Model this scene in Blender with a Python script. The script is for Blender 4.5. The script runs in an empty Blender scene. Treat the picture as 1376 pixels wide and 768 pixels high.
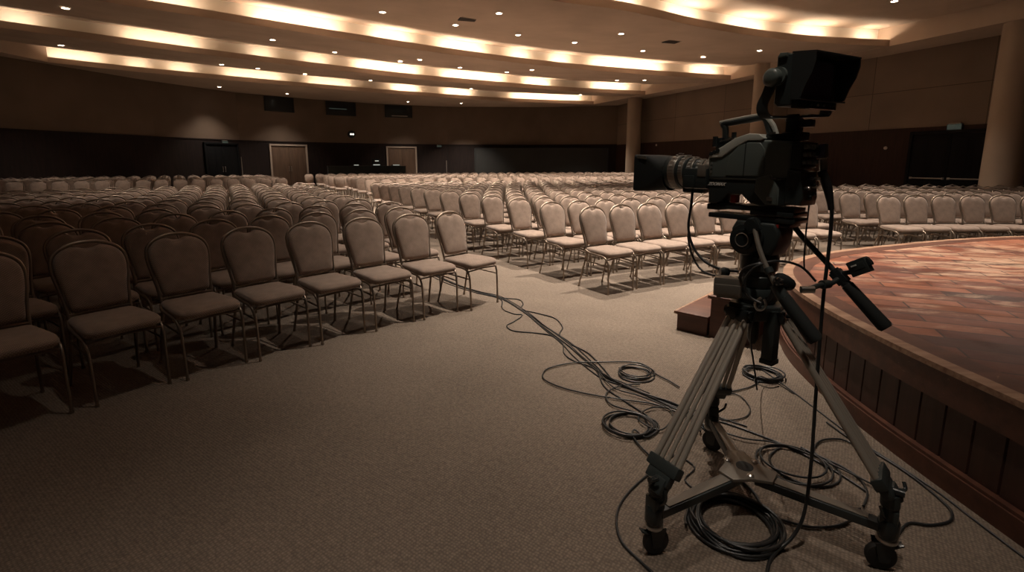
import bpy, bmesh, math, random
from mathutils import Vector, Matrix, geometry

# ------------------------------------------------------------------ camera, world, exposure
PI = math.pi
SC = bpy.context.scene
COL = SC.collection
cam_d = bpy.data.cameras.new('view_camera')
cam = bpy.data.objects.new('view_camera', cam_d)
COL.objects.link(cam)
cam.location = (0, 0, 1.452)
cam.rotation_euler = (PI/2 - 0.171, 0, 0)
cam_d.sensor_width = 36
cam_d.lens = 36*667/1376
cam_d.shift_y = -(384 - 333.6)/1376
cam_d.clip_start = 0.05
SC.camera = cam
SC.view_settings.view_transform = 'Standard'
SC.view_settings.look = 'None'
SC.view_settings.exposure = 1.0
SC.view_settings.gamma = 1
SC.view_settings.use_curve_mapping = False
w = bpy.data.worlds.new('World'); SC.world = w
w.use_nodes = True
w.node_tree.nodes['Background'].inputs[0].default_value = (0.45, 0.6, 0.7, 1)
w.node_tree.nodes['Background'].inputs[1].default_value = 0.0
WARM = (1.0, 0.80, 0.60)
WARM2 = (1.0, 0.87, 0.73)
COVE_W = 7.5      # watt per metre of cove tube
SPOT_W = 800.0     # watt of each recessed downlight
SC.cycles.max_bounces = 6
SC.cycles.diffuse_bounces = 4

# ------------------------------------------------------------------ materials
def mat(name, color, rough=0.6, metal=0.0, emit=None, estr=0.0, spec=0.5):
    m = bpy.data.materials.new(name); m.use_nodes = True
    b = m.node_tree.nodes['Principled BSDF']
    b.inputs['Base Color'].default_value = (*color, 1)
    b.inputs['Roughness'].default_value = rough
    b.inputs['Metallic'].default_value = metal
    b.inputs['Specular IOR Level'].default_value = spec
    if emit:
        b.inputs['Emission Color'].default_value = (*emit, 1)
        b.inputs['Emission Strength'].default_value = estr
    return m

class N:
    """tiny node helper"""
    def __init__(s, m): s.t = m.node_tree; s.b = s.t.nodes['Principled BSDF']
    def n(s, kind, **kw):
        x = s.t.nodes.new(kind)
        for k, v in kw.items(): setattr(x, k, v)
        return x
    def l(s, a, b): s.t.links.new(a, b)
    def coord(s, which='Object', scale=(1, 1, 1), rot=(0, 0, 0)):
        c = s.n('ShaderNodeTexCoord'); mp = s.n('ShaderNodeMapping')
        mp.inputs['Scale'].default_value = scale; mp.inputs['Rotation'].default_value = rot
        s.l(c.outputs[which], mp.inputs['Vector']); return mp.outputs[0]
    def noise(s, vec, scale, detail=3, rough=0.5):
        x = s.n('ShaderNodeTexNoise'); x.inputs['Scale'].default_value = scale
        x.inputs['Detail'].default_value = detail; x.inputs['Roughness'].default_value = rough
        s.l(vec, x.inputs['Vector']); return x.outputs['Fac']
    def ramp(s, fac, stops):
        x = s.n('ShaderNodeValToRGB'); e = x.color_ramp.elements
        while len(e) < len(stops): e.new(0.5)
        for i, (p, c) in enumerate(stops):
            e[i].position = p; e[i].color = (*c, 1) if len(c) == 3 else c
        s.l(fac, x.inputs['Fac']); return x.outputs['Color']
    def mix(s, fac, a, b, mode='MIX'):
        x = s.n('ShaderNodeMix', data_type='RGBA', blend_type=mode)
        for i, v in ((0, fac), (6, a), (7, b)):
            if hasattr(v, 'links'): s.l(v, x.inputs[i])
            elif isinstance(v, (tuple, list)): x.inputs[i].default_value = (*v, 1)
            else: x.inputs[i].default_value = v
        return x.outputs[2]
    def bump(s, h, strength, dist=0.01):
        x = s.n('ShaderNodeBump'); x.inputs['Strength'].default_value = strength
        x.inputs['Distance'].default_value = dist
        s.l(h, x.inputs['Height']); s.l(x.outputs[0], s.b.inputs['Normal'])
    def base(s, c): s.l(c, s.b.inputs['Base Color'])

def m_carpet():
    m = mat('carpet', (0.2, 0.16, 0.12), 0.95, spec=0.1); h = N(m)
    v = h.coord('Object', rot=(0, 0, 0.62))
    vo = h.n('ShaderNodeTexVoronoi'); vo.inputs['Scale'].default_value = 75; vo.inputs['Randomness'].default_value = 0.35
    h.l(v, vo.inputs['Vector'])
    loops = h.ramp(vo.outputs['Distance'], [(0.0, (1.25, 1.22, 1.18)), (0.55, (0.72, 0.7, 0.68))])
    big = h.ramp(h.noise(v, 0.9, 4, 0.6), [(0.3, (0.190, 0.155, 0.128)), (0.7, (0.255, 0.208, 0.172))])
    fine = h.ramp(h.noise(v, 40, 3, 0.7), [(0.3, (0.75, 0.75, 0.75)), (0.7, (1.2, 1.2, 1.2))])
    c = h.mix(1.0, big, loops, 'MULTIPLY'); c = h.mix(0.8, c, fine, 'MULTIPLY')
    h.base(c); h.bump(vo.outputs['Distance'], 0.9, 0.006)
    return m

def m_fabric():
    m = mat('chair_fabric', (0.3, 0.22, 0.17), 0.85, spec=0.15); h = N(m)
    v = h.coord('Object')
    sp = h.n('ShaderNodeSeparateXYZ'); h.l(v, sp.inputs[0]); ad = h.n('ShaderNodeMath', operation='ADD'); h.l(sp.outputs['Y'], ad.inputs[0]); h.l(sp.outputs['Z'], ad.inputs[1])
    cb = h.n('ShaderNodeCombineXYZ'); h.l(sp.outputs['X'], cb.inputs['X']); h.l(ad.outputs[0], cb.inputs['Y'])
    mp = h.n('ShaderNodeMapping'); mp.inputs['Rotation'].default_value = (0, 0, PI/4); h.l(cb.outputs[0], mp.inputs[0]); v2 = mp.outputs[0]
    vo = h.n('ShaderNodeTexVoronoi', voronoi_dimensions='2D'); vo.inputs['Scale'].default_value = 92; vo.inputs['Randomness'].default_value = 0.0
    h.l(v2, vo.inputs['Vector'])
    dots = h.ramp(vo.outputs['Distance'], [(0.15, (0.38, 0.285, 0.225)), (0.42, (0.225, 0.163, 0.130))])
    n = h.ramp(h.noise(v, 14, 3), [(0.3, (0.85, 0.85, 0.85)), (0.7, (1.1, 1.1, 1.1))])
    h.base(h.mix(1.0, dots, n, 'MULTIPLY')); h.bump(vo.outputs['Distance'], 0.35, 0.004)
    b = h.b; b.inputs['Sheen Weight'].default_value = 0.25; b.inputs['Sheen Roughness'].default_value = 0.5
    return m

def m_plaster(name, c, seams=False):
    m = mat(name, c, 0.8, spec=0.25); h = N(m)
    v = h.coord('Object')
    n = h.ramp(h.noise(v, 0.7, 4), [(0.3, tuple(x*0.88 for x in c)), (0.7, tuple(min(1, x*1.08) for x in c))])
    if seams:
        br = h.n('ShaderNodeTexBrick'); br.offset = 0.0
        br.inputs['Scale'].default_value = 1.0; br.inputs['Brick Width'].default_value = 3.2
        br.inputs['Row Height'].default_value = 1.32; br.inputs['Mortar Size'].default_value = 0.012
        br.inputs['Color1'].default_value = (1, 1, 1, 1); br.inputs['Color2'].default_value = (0.9, 0.9, 0.9, 1)
        br.inputs['Mortar'].default_value = (0.45, 0.45, 0.45, 1)
        c3 = h.n('ShaderNodeTexCoord'); sp = h.n('ShaderNodeSeparateXYZ'); cb = h.n('ShaderNodeCombineXYZ')
        h.l(c3.outputs['Object'], sp.inputs[0]); h.l(sp.outputs['Y'], cb.inputs['X']); h.l(sp.outputs['Z'], cb.inputs['Y'])
        h.l(cb.outputs[0], br.inputs['Vector'])
        n = h.mix(1.0, n, br.outputs['Color'], 'MULTIPLY')
    h.base(n)
    return m

def m_wood(name, dark, light, sx=1.0, sz=14.0, rough=0.45, axis='z', scratch=0.0):
    m = mat(name, dark, rough, spec=0.25 if rough > 0.6 else 0.5); h = N(m)
    sc = {'z': (14, 14, 1.2), 'x': (1.2, 14, 14), 'y': (14, 1.2, 14)}[axis]
    v = h.coord('Object', scale=sc)
    g = h.ramp(h.noise(v, sx, 5, 0.6), [(0.3, dark), (0.75, light)])
    if scratch:
        v2 = h.coord('Object', scale=(3, 3, 9))
        s2 = h.ramp(h.noise(v2, 6, 6, 0.75), [(0.64, (0, 0, 0)), (0.72, (scratch,)*3)])
        g = h.mix(s2, g, (0.30, 0.17, 0.10))
    h.base(g)
    return m

def m_deck():
    m = mat('stage_deck', (0.2, 0.07, 0.035), 0.38, spec=0.5); h = N(m)
    v = h.coord('Object', rot=(0, 0, 0.42))
    def brick(wd, rh, off):
        br = h.n('ShaderNodeTexBrick'); br.offset = off; br.squash = 1
        br.inputs['Scale'].default_value = 1.0; br.inputs['Brick Width'].default_value = wd
        br.inputs['Row Height'].default_value = rh; br.inputs['Mortar Size'].default_value = 0.006
        br.inputs['Bias'].default_value = 0.0
        br.inputs['Color1'].default_value = (0.0, 0.0, 0.0, 1); br.inputs['Color2'].default_value = (1, 1, 1, 1)
        br.inputs['Mortar'].default_value = (0.5, 0.5, 0.5, 1)
        h.l(v, br.inputs['Vector']); return br
    b1 = brick(0.52, 0.15, 0.37)
    base = h.ramp(b1.outputs['Color'], [(0.0, (0.036, 0.012, 0.008)), (0.2, (0.105, 0.031, 0.018)), (0.55, (0.175, 0.055, 0.029)), (1.0, (0.27, 0.098, 0.052))])
    grain = h.ramp(h.noise(h.coord('Object', scale=(3, 40, 1), rot=(0, 0, 0.42)), 3, 4, 0.6), [(0.25, (0.86, 0.85, 0.84)), (0.75, (1.10, 1.10, 1.10))])
    c = h.mix(1.0, base, grain, 'MULTIPLY')
    blot = h.ramp(h.noise(h.coord('Object'), 1.3, 5, 0.62), [(0.35, (0.80, 0.78, 0.78)), (0.6, (1.1, 1.1, 1.1))])
    c = h.mix(1.0, c, blot, 'MULTIPLY')
    # pale worn patches in the middle of the deck
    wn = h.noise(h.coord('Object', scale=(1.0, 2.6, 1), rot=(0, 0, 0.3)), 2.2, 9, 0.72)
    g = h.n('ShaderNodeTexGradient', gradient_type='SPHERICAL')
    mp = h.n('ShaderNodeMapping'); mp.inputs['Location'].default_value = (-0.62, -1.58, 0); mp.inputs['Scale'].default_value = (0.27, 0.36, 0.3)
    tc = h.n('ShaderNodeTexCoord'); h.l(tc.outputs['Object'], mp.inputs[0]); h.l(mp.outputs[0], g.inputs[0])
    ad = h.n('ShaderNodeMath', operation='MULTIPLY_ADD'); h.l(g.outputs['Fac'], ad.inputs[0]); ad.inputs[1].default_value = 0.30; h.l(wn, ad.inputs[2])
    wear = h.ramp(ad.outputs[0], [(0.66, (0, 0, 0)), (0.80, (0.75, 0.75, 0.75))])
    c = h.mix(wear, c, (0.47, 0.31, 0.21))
    scn = h.noise(h.coord('Object', scale=(22, 2.5, 1), rot=(0, 0, 0.9)), 2.5, 8, 0.8)
    sc = h.ramp(scn, [(0.66, (0, 0, 0)), (0.72, (0.55, 0.55, 0.55))])
    c = h.mix(sc, c, (0.45, 0.28, 0.18))
    c = h.mix(b1.outputs['Fac'], c, (0.03, 0.012, 0.008))
    h.base(c)
    r = h.ramp(h.noise(h.coord('Object'), 5, 5), [(0.3, (0.36,)*3), (0.7, (0.62,)*3)])
    h.l(r, h.b.inputs['Roughness'])
    return m

def m_planks(name, dark, light, pitch):
    """vertical tongue and groove boards, one random tone per board"""
    m = m_wood(name, dark, light, 1.0, rough=0.5, scratch=0.35)
    return m

M = {}
M['carpet'] = m_carpet()
M['fabric'] = m_fabric()
M['frame'] = mat('bronze_metal', (0.27, 0.215, 0.17), 0.38, 0.8)
M['frame_dark'] = mat('dark_bronze', (0.10, 0.075, 0.06), 0.4, 0.7)
M['wall'] = m_plaster('wall_plaster', (0.165, 0.118, 0.088))
M['wall_seam'] = m_plaster('wall_panelled', (0.19, 0.138, 0.103), True)
M['ceil'] = m_plaster('ceiling_plaster', (0.50, 0.385, 0.30))
M['riser'] = mat('cove_white', (0.85, 0.80, 0.72), 0.7)
M['column'] = m_plaster('column_plaster', (0.34, 0.26, 0.20))
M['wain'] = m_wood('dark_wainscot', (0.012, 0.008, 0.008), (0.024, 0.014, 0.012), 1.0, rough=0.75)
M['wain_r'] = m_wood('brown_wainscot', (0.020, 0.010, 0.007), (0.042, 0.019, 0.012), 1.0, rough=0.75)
M['door'] = m_wood('door_wood', (0.10, 0.062, 0.042), (0.16, 0.10, 0.068), 1.0)
M['door_frame'] = mat('door_frame', (0.42, 0.34, 0.28), 0.4)
M['black_door'] = mat('black_door', (0.006, 0.006, 0.007), 0.8, spec=0.15)
M['bar'] = mat('push_bar', (0.35, 0.33, 0.30), 0.4, 0.6)
M['screen_panel'] = m_plaster('grey_panel', (0.035, 0.036, 0.036))
M['deck'] = m_deck()
M['redwood'] = m_wood('red_wood', (0.058, 0.021, 0.013), (0.125, 0.046, 0.026), 1.0, axis='x', scratch=0.8)
M['redwood_v'] = m_planks('red_planks', (0.038, 0.015, 0.010), (0.075, 0.030, 0.019), 0.14)
M['groove'] = mat('groove', (0.006, 0.004, 0.003), 0.9)
M['edge'] = m_wood('worn_edge', (0.16, 0.07, 0.04), (0.42, 0.27, 0.18), 2.0, axis='x', scratch=0.9)
M['lamp_on'] = mat('lamp_glow', (1, 1, 1), 0.5, emit=(1.0, 0.86, 0.68), estr=14)
M['tube_on'] = mat('tube_glow', (1, 1, 1), 0.5, emit=(1.0, 0.80, 0.55), estr=6)
M['ring'] = mat('lamp_ring', (0.7, 0.62, 0.52), 0.4)
M['black'] = mat('black_plastic', (0.032, 0.039, 0.039), 0.38)
M['black_m'] = mat('matt_black', (0.013, 0.016, 0.017), 0.65)
M['black_g'] = mat('gloss_black', (0.022, 0.026, 0.027), 0.24)
M['rubber'] = mat('rubber', (0.012, 0.012, 0.012), 0.6)
M['cable'] = mat('cable_rubber', (0.020, 0.021, 0.022), 0.38)
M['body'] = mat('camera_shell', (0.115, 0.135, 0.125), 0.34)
M['body_top'] = mat('camera_lit_top_shell', (0.50, 0.51, 0.46), 0.32)  # much paler than the body, carries the highlight from above
M['body_dark'] = mat('camera_lower_shell', (0.026, 0.032, 0.032), 0.42)
M['grip'] = mat('foam_grip', (0.014, 0.017, 0.017), 0.85)
M['lens_ring'] = mat('lens_ring', (0.34, 0.31, 0.27), 0.30, 0.5)
M['glass'] = mat('lens_glass', (0.01, 0.01, 0.015), 0.05)
M['white'] = mat('white_marking', (0.75, 0.74, 0.70), 0.5)
M['red'] = mat('red_label', (0.35, 0.03, 0.02), 0.5)
M['steel'] = mat('steel', (0.55, 0.53, 0.50), 0.28, 0.95)
M['tube'] = mat('tripod_tube', (0.40, 0.36, 0.31), 0.42, 0.35)
M['spreader'] = mat('spreader_metal', (0.20, 0.18, 0.155), 0.36, 0.45)
M['purple'] = mat('viewfinder_glass', (0.11, 0.10, 0.16), 0.25)
M['desk'] = mat('desk_cloth', (0.008, 0.012, 0.012), 0.8)
M['paper'] = mat('lit_screen', (0.6, 0.6, 0.55), 0.5, emit=(0.85, 0.9, 0.8), estr=0.25)
M['sign'] = mat('sign_face', (0.04, 0.055, 0.048), 0.5, emit=(0.5, 0.7, 0.6), estr=0.02)
M['dot'] = mat('small_lamp', (0.8, 0.78, 0.7), 0.5, emit=(1, 0.95, 0.85), estr=0.7)
M['win_black'] = mat('window_black', (0.010, 0.014, 0.014), 0.3)

# ------------------------------------------------------------------ mesh builder
class MB:
    def __init__(s): s.v = []; s.f = []; s.mi = []; s.cur = 0
    def _add(s, vs, fs):
        o = len(s.v); s.v += [tuple(x) for x in vs]
        for f in fs: s.f.append([i+o for i in f]); s.mi.append(s.cur)
        return s
    def mat(s, i): s.cur = i; return s
    def box(s, c, size, rot=None, bev=0.0):
        c = Vector(c); hx, hy, hz = (a/2 for a in size)
        if bev > 0:
            b = min(bev, hx*.9, hy*.9, hz*.9)
            bm = bmesh.new(); bmesh.ops.create_cube(bm, size=1)
            for v in bm.verts: v.co = Vector((v.co.x*2*hx, v.co.y*2*hy, v.co.z*2*hz))
            bmesh.ops.bevel(bm, geom=list(bm.edges), offset=b, segments=2, affect='EDGES', profile=0.6)
            vs = [v.co.copy() for v in bm.verts]; bm.verts.index_update()
            fs = [[v.index for v in f.verts] for f in bm.faces]; bm.free()
        else:
            vs = [Vector((x*hx, y*hy, z*hz)) for x in (-1, 1) for y in (-1, 1) for z in (-1, 1)]
            fs = [(0, 1, 3, 2), (4, 6, 7, 5), (0, 4, 5, 1), (2, 3, 7, 6), (0, 2, 6, 4), (1, 5, 7, 3)]
        R = rot.to_matrix() if hasattr(rot, 'to_matrix') else (rot or Matrix.Identity(3))
        return s._add([R @ v + c for v in vs], fs)
    def prism(s, poly, y0, y1, axis='y', M4=None, bev=0.0):
        """polygon in the plane (a, b) extruded along axis; axis y: poly=(x,z); z: (x,y); x: (y,z)"""
        def P(a, b, t):
            return {'y': Vector((a, t, b)), 'z': Vector((a, b, t)), 'x': Vector((t, a, b))}[axis]
        bm = bmesh.new()
        lo = [bm.verts.new(P(a, b, y0)) for a, b in poly]; hi = [bm.verts.new(P(a, b, y1)) for a, b in poly]
        n = len(poly); bm.faces.new(lo[::-1]); bm.faces.new(hi)
        for i in range(n): bm.faces.new((lo[i], lo[(i+1) % n], hi[(i+1) % n], hi[i]))
        bmesh.ops.recalc_face_normals(bm, faces=bm.faces)
        if bev > 0:
            ed = [e for f in bm.faces if len(f.verts) == n and n > 4 or f.verts[0] in lo and all(v in lo for v in f.verts) or all(v in hi for v in f.verts) for e in f.edges]
            bmesh.ops.bevel(bm, geom=list(set(ed)), offset=bev, segments=3, affect='EDGES', profile=0.55)
        bmesh.ops.triangulate(bm, faces=[f for f in bm.faces if len(f.verts) > 4])
        bm.verts.index_update()
        vs = [(M4 @ v.co) if M4 else v.co.copy() for v in bm.verts]; fs = [[v.index for v in f.verts] for f in bm.faces]
        bm.free(); return s._add(vs, fs)
    def cyl(s, p0, p1, r0, r1=None, seg=16, caps=True):
        r1 = r0 if r1 is None else r1
        return s.lathe([(0, r0), (1, r1)], p0, p1, seg, caps)
    def lathe(s, prof, p0, p1, seg=24, caps=True):
        """prof: (t, r) along p0->p1 (t as fraction)"""
        p0 = Vector(p0); p1 = Vector(p1); d = p1-p0; z = d.normalized()
        x = z.orthogonal().normalized(); y = z.cross(x)
        vs = []; fs = []
        for t, r in prof:
            for k in range(seg):
                a = 2*PI*k/seg; vs.append(p0 + d*t + x*(r*math.cos(a)) + y*(r*math.sin(a)))
        for i in range(len(prof)-1):
            for k in range(seg):
                a, b = i*seg+k, i*seg+(k+1) % seg
                fs.append((a, b, b+seg, a+seg))
        if caps: fs.append(list(range(seg))[::-1]); fs.append([len(prof)*seg-seg+k for k in range(seg)])
        return s._add(vs, fs)
    def tube(s, pts, r, seg=8, closed=False, flat=None):
        """round tube along pts; r a number or one per point; flat=(a,b) elliptical factors"""
        P = [Vector(p) for p in pts]; n = len(P); vs = []; fs = []; up = None
        for i in range(n):
            if closed: t = P[(i+1) % n]-P[i-1]
            else: t = (P[min(i+1, n-1)]-P[max(i-1, 0)])
            t = t.normalized() if t.length > 1e-9 else Vector((0, 0, 1))
            if up is None: up = t.orthogonal().normalized() if flat is None else (Vector((1, 0, 0)) - t*t.x).normalized()
            x = (up - t*up.dot(t))
            x = x.normalized() if x.length > 1e-6 else t.orthogonal().normalized()
            up = x; y = t.cross(x); rr = r[i] if isinstance(r, (list, tuple)) else r
            fa, fb = flat or (1, 1)
            for k in range(seg):
                a = 2*PI*(k+0.5)/seg; vs.append(P[i] + x*(rr*fa*math.cos(a)) + y*(rr*fb*math.sin(a)))
        m = n if closed else n-1
        for i in range(m):
            for k in range(seg):
                a, b = i*seg+k, i*seg+(k+1) % seg; j = ((i+1) % n)*seg
                fs.append((a, b, j+(k+1) % seg, j+k))
        if not closed: fs.append(list(range(seg))[::-1]); fs.append([(n-1)*seg+k for k in range(seg)])
        return s._add(vs, fs)
    def rings(s, loops, cap0=True, cap1=True):
        """stack of equal-length closed loops"""
        n = len(loops[0]); vs = [v for L in loops for v in L]; fs = []
        for i in range(len(loops)-1):
            for k in range(n):
                a, b = i*n+k, i*n+(k+1) % n; fs.append((a, b, b+n, a+n))
        for on, base in ((cap0, 0), (cap1, (len(loops)-1)*n)):
            if on:
                c = sum((Vector(v) for v in loops[0 if base == 0 else -1]), Vector())/n
                vs.append(c); ci = len(vs)-1
                for k in range(n):
                    fs.append((base+k, ci, base+(k+1) % n) if base == 0 else (base+k, base+(k+1) % n, ci))
        return s._add(vs, fs)
    def grid(s, rows):
        n = len(rows[0]); vs = [v for R in rows for v in R]; fs = []
        for i in range(len(rows)-1):
            for k in range(n-1): fs.append((i*n+k, i*n+k+1, (i+1)*n+k+1, (i+1)*n+k))
        return s._add(vs, fs)
    def mesh(s, name, mats, smooth=35, recalc=True):
        me = bpy.data.meshes.new(name); me.from_pydata(s.v, [], s.f)
        mats = mats if isinstance(mats, (list, tuple)) else [mats]
        for m in mats: me.materials.append(m)
        me.polygons.foreach_set('material_index', s.mi)
        bm = bmesh.new(); bm.from_mesh(me)
        if recalc: bmesh.ops.recalc_face_normals(bm, faces=bm.faces)
        if smooth:
            for f in bm.faces: f.smooth = True
            lim = math.radians(smooth)
            for e in bm.edges:
                if len(e.link_faces) == 2 and e.calc_face_angle(0) > lim: e.smooth = False
        bm.to_mesh(me); bm.free(); return me
    def build(s, name, mats, parent=None, smooth=35, loc=None, recalc=True):
        o = bpy.data.objects.new(name, s.mesh(name, mats, smooth, recalc)); COL.objects.link(o)
        if parent: o.parent = parent
        if loc is not None: o.location = loc
        return o

def tag(o, label=None, cat=None, group=None, kind=None):
    for k, v in (('label', label), ('category', cat), ('group', group), ('kind', kind)):
        if v: o[k] = v
    return o
def thing(name, label, cat, loc=(0, 0, 0), rz=0.0, group=None):
    o = bpy.data.objects.new(name, None); COL.objects.link(o)
    o.location = loc; o.rotation_euler = (0, 0, rz); o.empty_display_size = 0.1
    return tag(o, label, cat, group)
def struct(mb, name, mats, smooth=0, recalc=False):
    return tag(mb.build(name, mats, smooth=smooth, recalc=recalc), kind='structure')

def smooth_path(pts, sub=8, closed=False):
    P = [Vector(p) for p in pts]; n = len(P); out = []
    for i in range(n if closed else n-1):
        p0 = P[i-1] if (closed or i > 0) else P[0]
        p1, p2 = P[i], P[(i+1) % n]
        p3 = P[(i+2) % n] if (closed or i+2 < n) else P[-1]
        for k in range(sub):
            t = k/sub
            out.append(0.5*((2*p1)+(p2-p0)*t+(2*p0-5*p1+4*p2-p3)*t*t+(3*p1-p0-3*p2+p3)*t**3))
    if not closed: out.append(P[-1])
    return out

# ------------------------------------------------------------------ room shell
HS = 5.27          # height of the lower soffits
HR = HS + 0.62     # top of each light cove
WZ = 2.65          # top of the dark wainscot
W_LEFT = [(-18.9, -7.5), (-18.9, 18), (-17.2, 24.5), (-15.3, 28.5), (-12.2, 31.5)]
W_BACK = [(-12.2, 31.5), (-8.9, 33.8), (-4.5, 35.6), (2, 35.9), (7.2, 34.8)]
W_RIGHT = [(7.2, 34.8), (8.0, 31.5), (14.9, 15.9), (21, 2.2), (21, -7.5)]
W_FRONT = [(21, -7.5), (-18.9, -7.5)]

def wall(name, line, z0, z1, m, off=0.0, th=0.2, kind='structure'):
    """inward face on the line (shifted inward by off), thickness th outward"""
    P = [Vector((x, y)) for x, y in line]; n = len(P); nor = []
    for i in range(n):
        d = (P[min(i+1, n-1)] - P[max(i-1, 0)]).normalized(); nor.append(Vector((d.y, -d.x)))
    ins = [P[i] + nor[i]*off for i in range(n)]; out = [P[i] - nor[i]*th for i in range(n)]
    mb = MB()
    loops = []
    for i in range(n):
        a, b = ins[i], out[i]
        loops.append([(a.x, a.y, z0), (a.x, a.y, z1), (b.x, b.y, z1), (b.x, b.y, z0)])
    mb.rings(loops)
    return tag(mb.build(name, m, smooth=0), kind=kind)

mb = MB()
fl = [(-19.2, -7.8), (21.3, -7.8), (21.3, 2.2), (15.2, 16), (8.3, 31.6), (7.5, 35.1), (2, 36.2), (-4.6, 35.9), (-9, 34.1), (-12.4, 31.8), (-15.5, 28.7), (-17.4, 24.6), (-19.2, 18)]
mb.prism(fl, -0.1, 0.0, 'z'); struct(mb, 'floor', M['carpet'], recalc=True)
wall('wall_left', W_LEFT, 0, HS+0.1, M['wall'])
wall('wall_back', W_BACK, 0, HS+0.1, M['wall'])
wall('wall_right', W_RIGHT, 0, HS+0.1, M['wall_seam'])
wall('wall_front', W_FRONT, 0, HS+0.1, M['wall'])
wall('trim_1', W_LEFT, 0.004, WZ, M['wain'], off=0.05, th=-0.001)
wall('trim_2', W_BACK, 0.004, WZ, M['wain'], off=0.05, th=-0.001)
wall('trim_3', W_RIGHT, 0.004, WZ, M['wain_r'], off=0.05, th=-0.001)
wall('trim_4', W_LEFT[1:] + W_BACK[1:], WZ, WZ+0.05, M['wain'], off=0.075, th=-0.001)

# ceiling: sloping panels, each ending in a lit cove behind the lip of the next one
L_Z = [(-17.9, -7.4), (0, -7.4), (19.5, -7.4)]
L_A = [(-17.9, -6.4), (-14, -1), (-10, 4), (-6, 8), (-2, 11.0), (0.92, 12.67), (2.88, 13.49), (5.81, 15.28), (9.15, 16.71), (12.56, 17.43)]
L_B = [(-17.9, 3.6), (-15, 7.2), (-12, 10.5), (-9.87, 12.72), (-8.47, 13.85), (-6.36, 15.55), (-2.33, 18.57), (1.39, 20.85), (5.53, 22.65), (10.22, 24.2)]
L_C = [(-17.9, 11.9), (-14.69, 15.12), (-10.75, 18.95), (-7.16, 21.91), (-3.96, 24.2), (2.39, 27.58), (7.59, 29.35)]
L_D = [(-17.9, 20.1), (-15.38, 22.62), (-8.98, 27.5), (-2.01, 31.65), (1.6, 33.1), (5.43, 34.1)]
def resample(line, n=130):
    P = smooth_path([(x, y, 0) for x, y in line], 10)
    L = [0]
    for i in range(1, len(P)): L.append(L[-1]+(P[i]-P[i-1]).length)
    out = []; j = 0
    for k in range(n+1):
        t = L[-1]*k/n
        while j < len(L)-2 and L[j+1] < t: j += 1
        f = (t-L[j])/(L[j+1]-L[j]) if L[j+1] > L[j] else 0
        out.append(P[j].lerp(P[j+1], min(1, f)))
    return out
def shifted(P, d):
    out = []
    for i, p in enumerate(P):
        t = (P[min(i+1, len(P)-1)]-P[max(i-1, 0)]).normalized(); out.append(p + Vector((-t.y, t.x, 0))*d)
    return out
LIPS = [resample(l) for l in (L_Z, L_A, L_B, L_C, L_D)]
TR = 0.42
mb = MB(); lips = MB()
for i in range(4):
    lo = LIPS[i]; ri = shifted(LIPS[i+1], TR)
    rows = []
    for k in range(9):
        t = k/8; zz = HS + (HR-HS)*(t**1.3)
        rows.append([(a.x+(b.x-a.x)*t, a.y+(b.y-a.y)*t, zz) for a, b in zip(lo, ri)])
    mb.mat(0).grid(rows)
    mb.mat(1).grid([[(p.x, p.y, HR) for p in ri], [(p.x, p.y, HS+0.03) for p in ri]])      # riser
    L = LIPS[i+1]; Lb = shifted(L, 0.03)
    mb.mat(1).grid([[(p.x, p.y, HS+0.03) for p in ri], [(p.x, p.y, HS+0.03) for p in Lb]])  # trough floor
    lips.rings([[(a.x, a.y, HS-0.004), (a.x, a.y, HS+0.2), (b.x, b.y, HS+0.2), (b.x, b.y, HS-0.004)] for a, b in zip(L, Lb)])
# soffits along the walls
R_IN = [(19.5, -7.4), (16.4, 7.5), (14.2, 13), (12.56, 17.43), (10.22, 24.2), (7.59, 29.35), (5.43, 34.1)]
R_OUT = [(21.2, -7.7), (18.8, 7.5), (16.3, 13), (14.4, 17.43), (11.45, 24.2), (9.15, 29.35), (7.35, 34.95)]
mb.mat(0).grid([[(x, y, HS) for x, y in R_IN], [(x, y, HS) for x, y in R_OUT]])
mb.grid([[(x, y, HS) for x, y in R_IN], [(x, y, HR+0.15) for x, y in R_IN]])
mb.grid([[(5.43, 34.1, HS), (5.30, 34.60, HS)], [(5.43, 34.1, HR+0.15), (5.30, 34.60, HR+0.15)]])
mb.grid([[(-17.9, y, HS) for y in (-7.4, 20.1)], [(-19.1, y, HS) for y in (-7.7, 20.1)]])
mb.grid([[(-17.9, y, HS) for y in (-7.4, 20.1)], [(-17.9, y, HR+0.15) for y in (-7.4, 20.1)]])
mb.grid([[(x, -7.4, HS) for x in (-19.1, 21.2)], [(x, -7.8, HS) for x in (-19.1, 21.2)]])
poly = [(p.x, p.y) for p in LIPS[4]] + [(7.35, 34.95), (2, 36.1), (-4.6, 35.8), (-9.1, 34), (-12.4, 31.7), (-15.5, 28.6), (-17.4, 24.6), (-19.1, 18), (-19.1, 20.1-2.2), (-17.9, 20.1-0.01)]
poly = [(p.x, p.y) for p in LIPS[4]] + [(7.35, 34.95), (2, 36.1), (-4.6, 35.8), (-9.1, 34), (-12.4, 31.7), (-15.5, 28.6), (-17.4, 24.6), (-19.1, 20.1)]
tri = geometry.tessellate_polygon([[Vector((x, y, 0)) for x, y in poly]])
mb._add([(x, y, HS) for x, y in poly], [list(t) for t in tri])
struct(mb, 'ceiling', [M['ceil'], M['riser']])
struct(lips, 'trim_5', M['ceil'], recalc=True)

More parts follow.
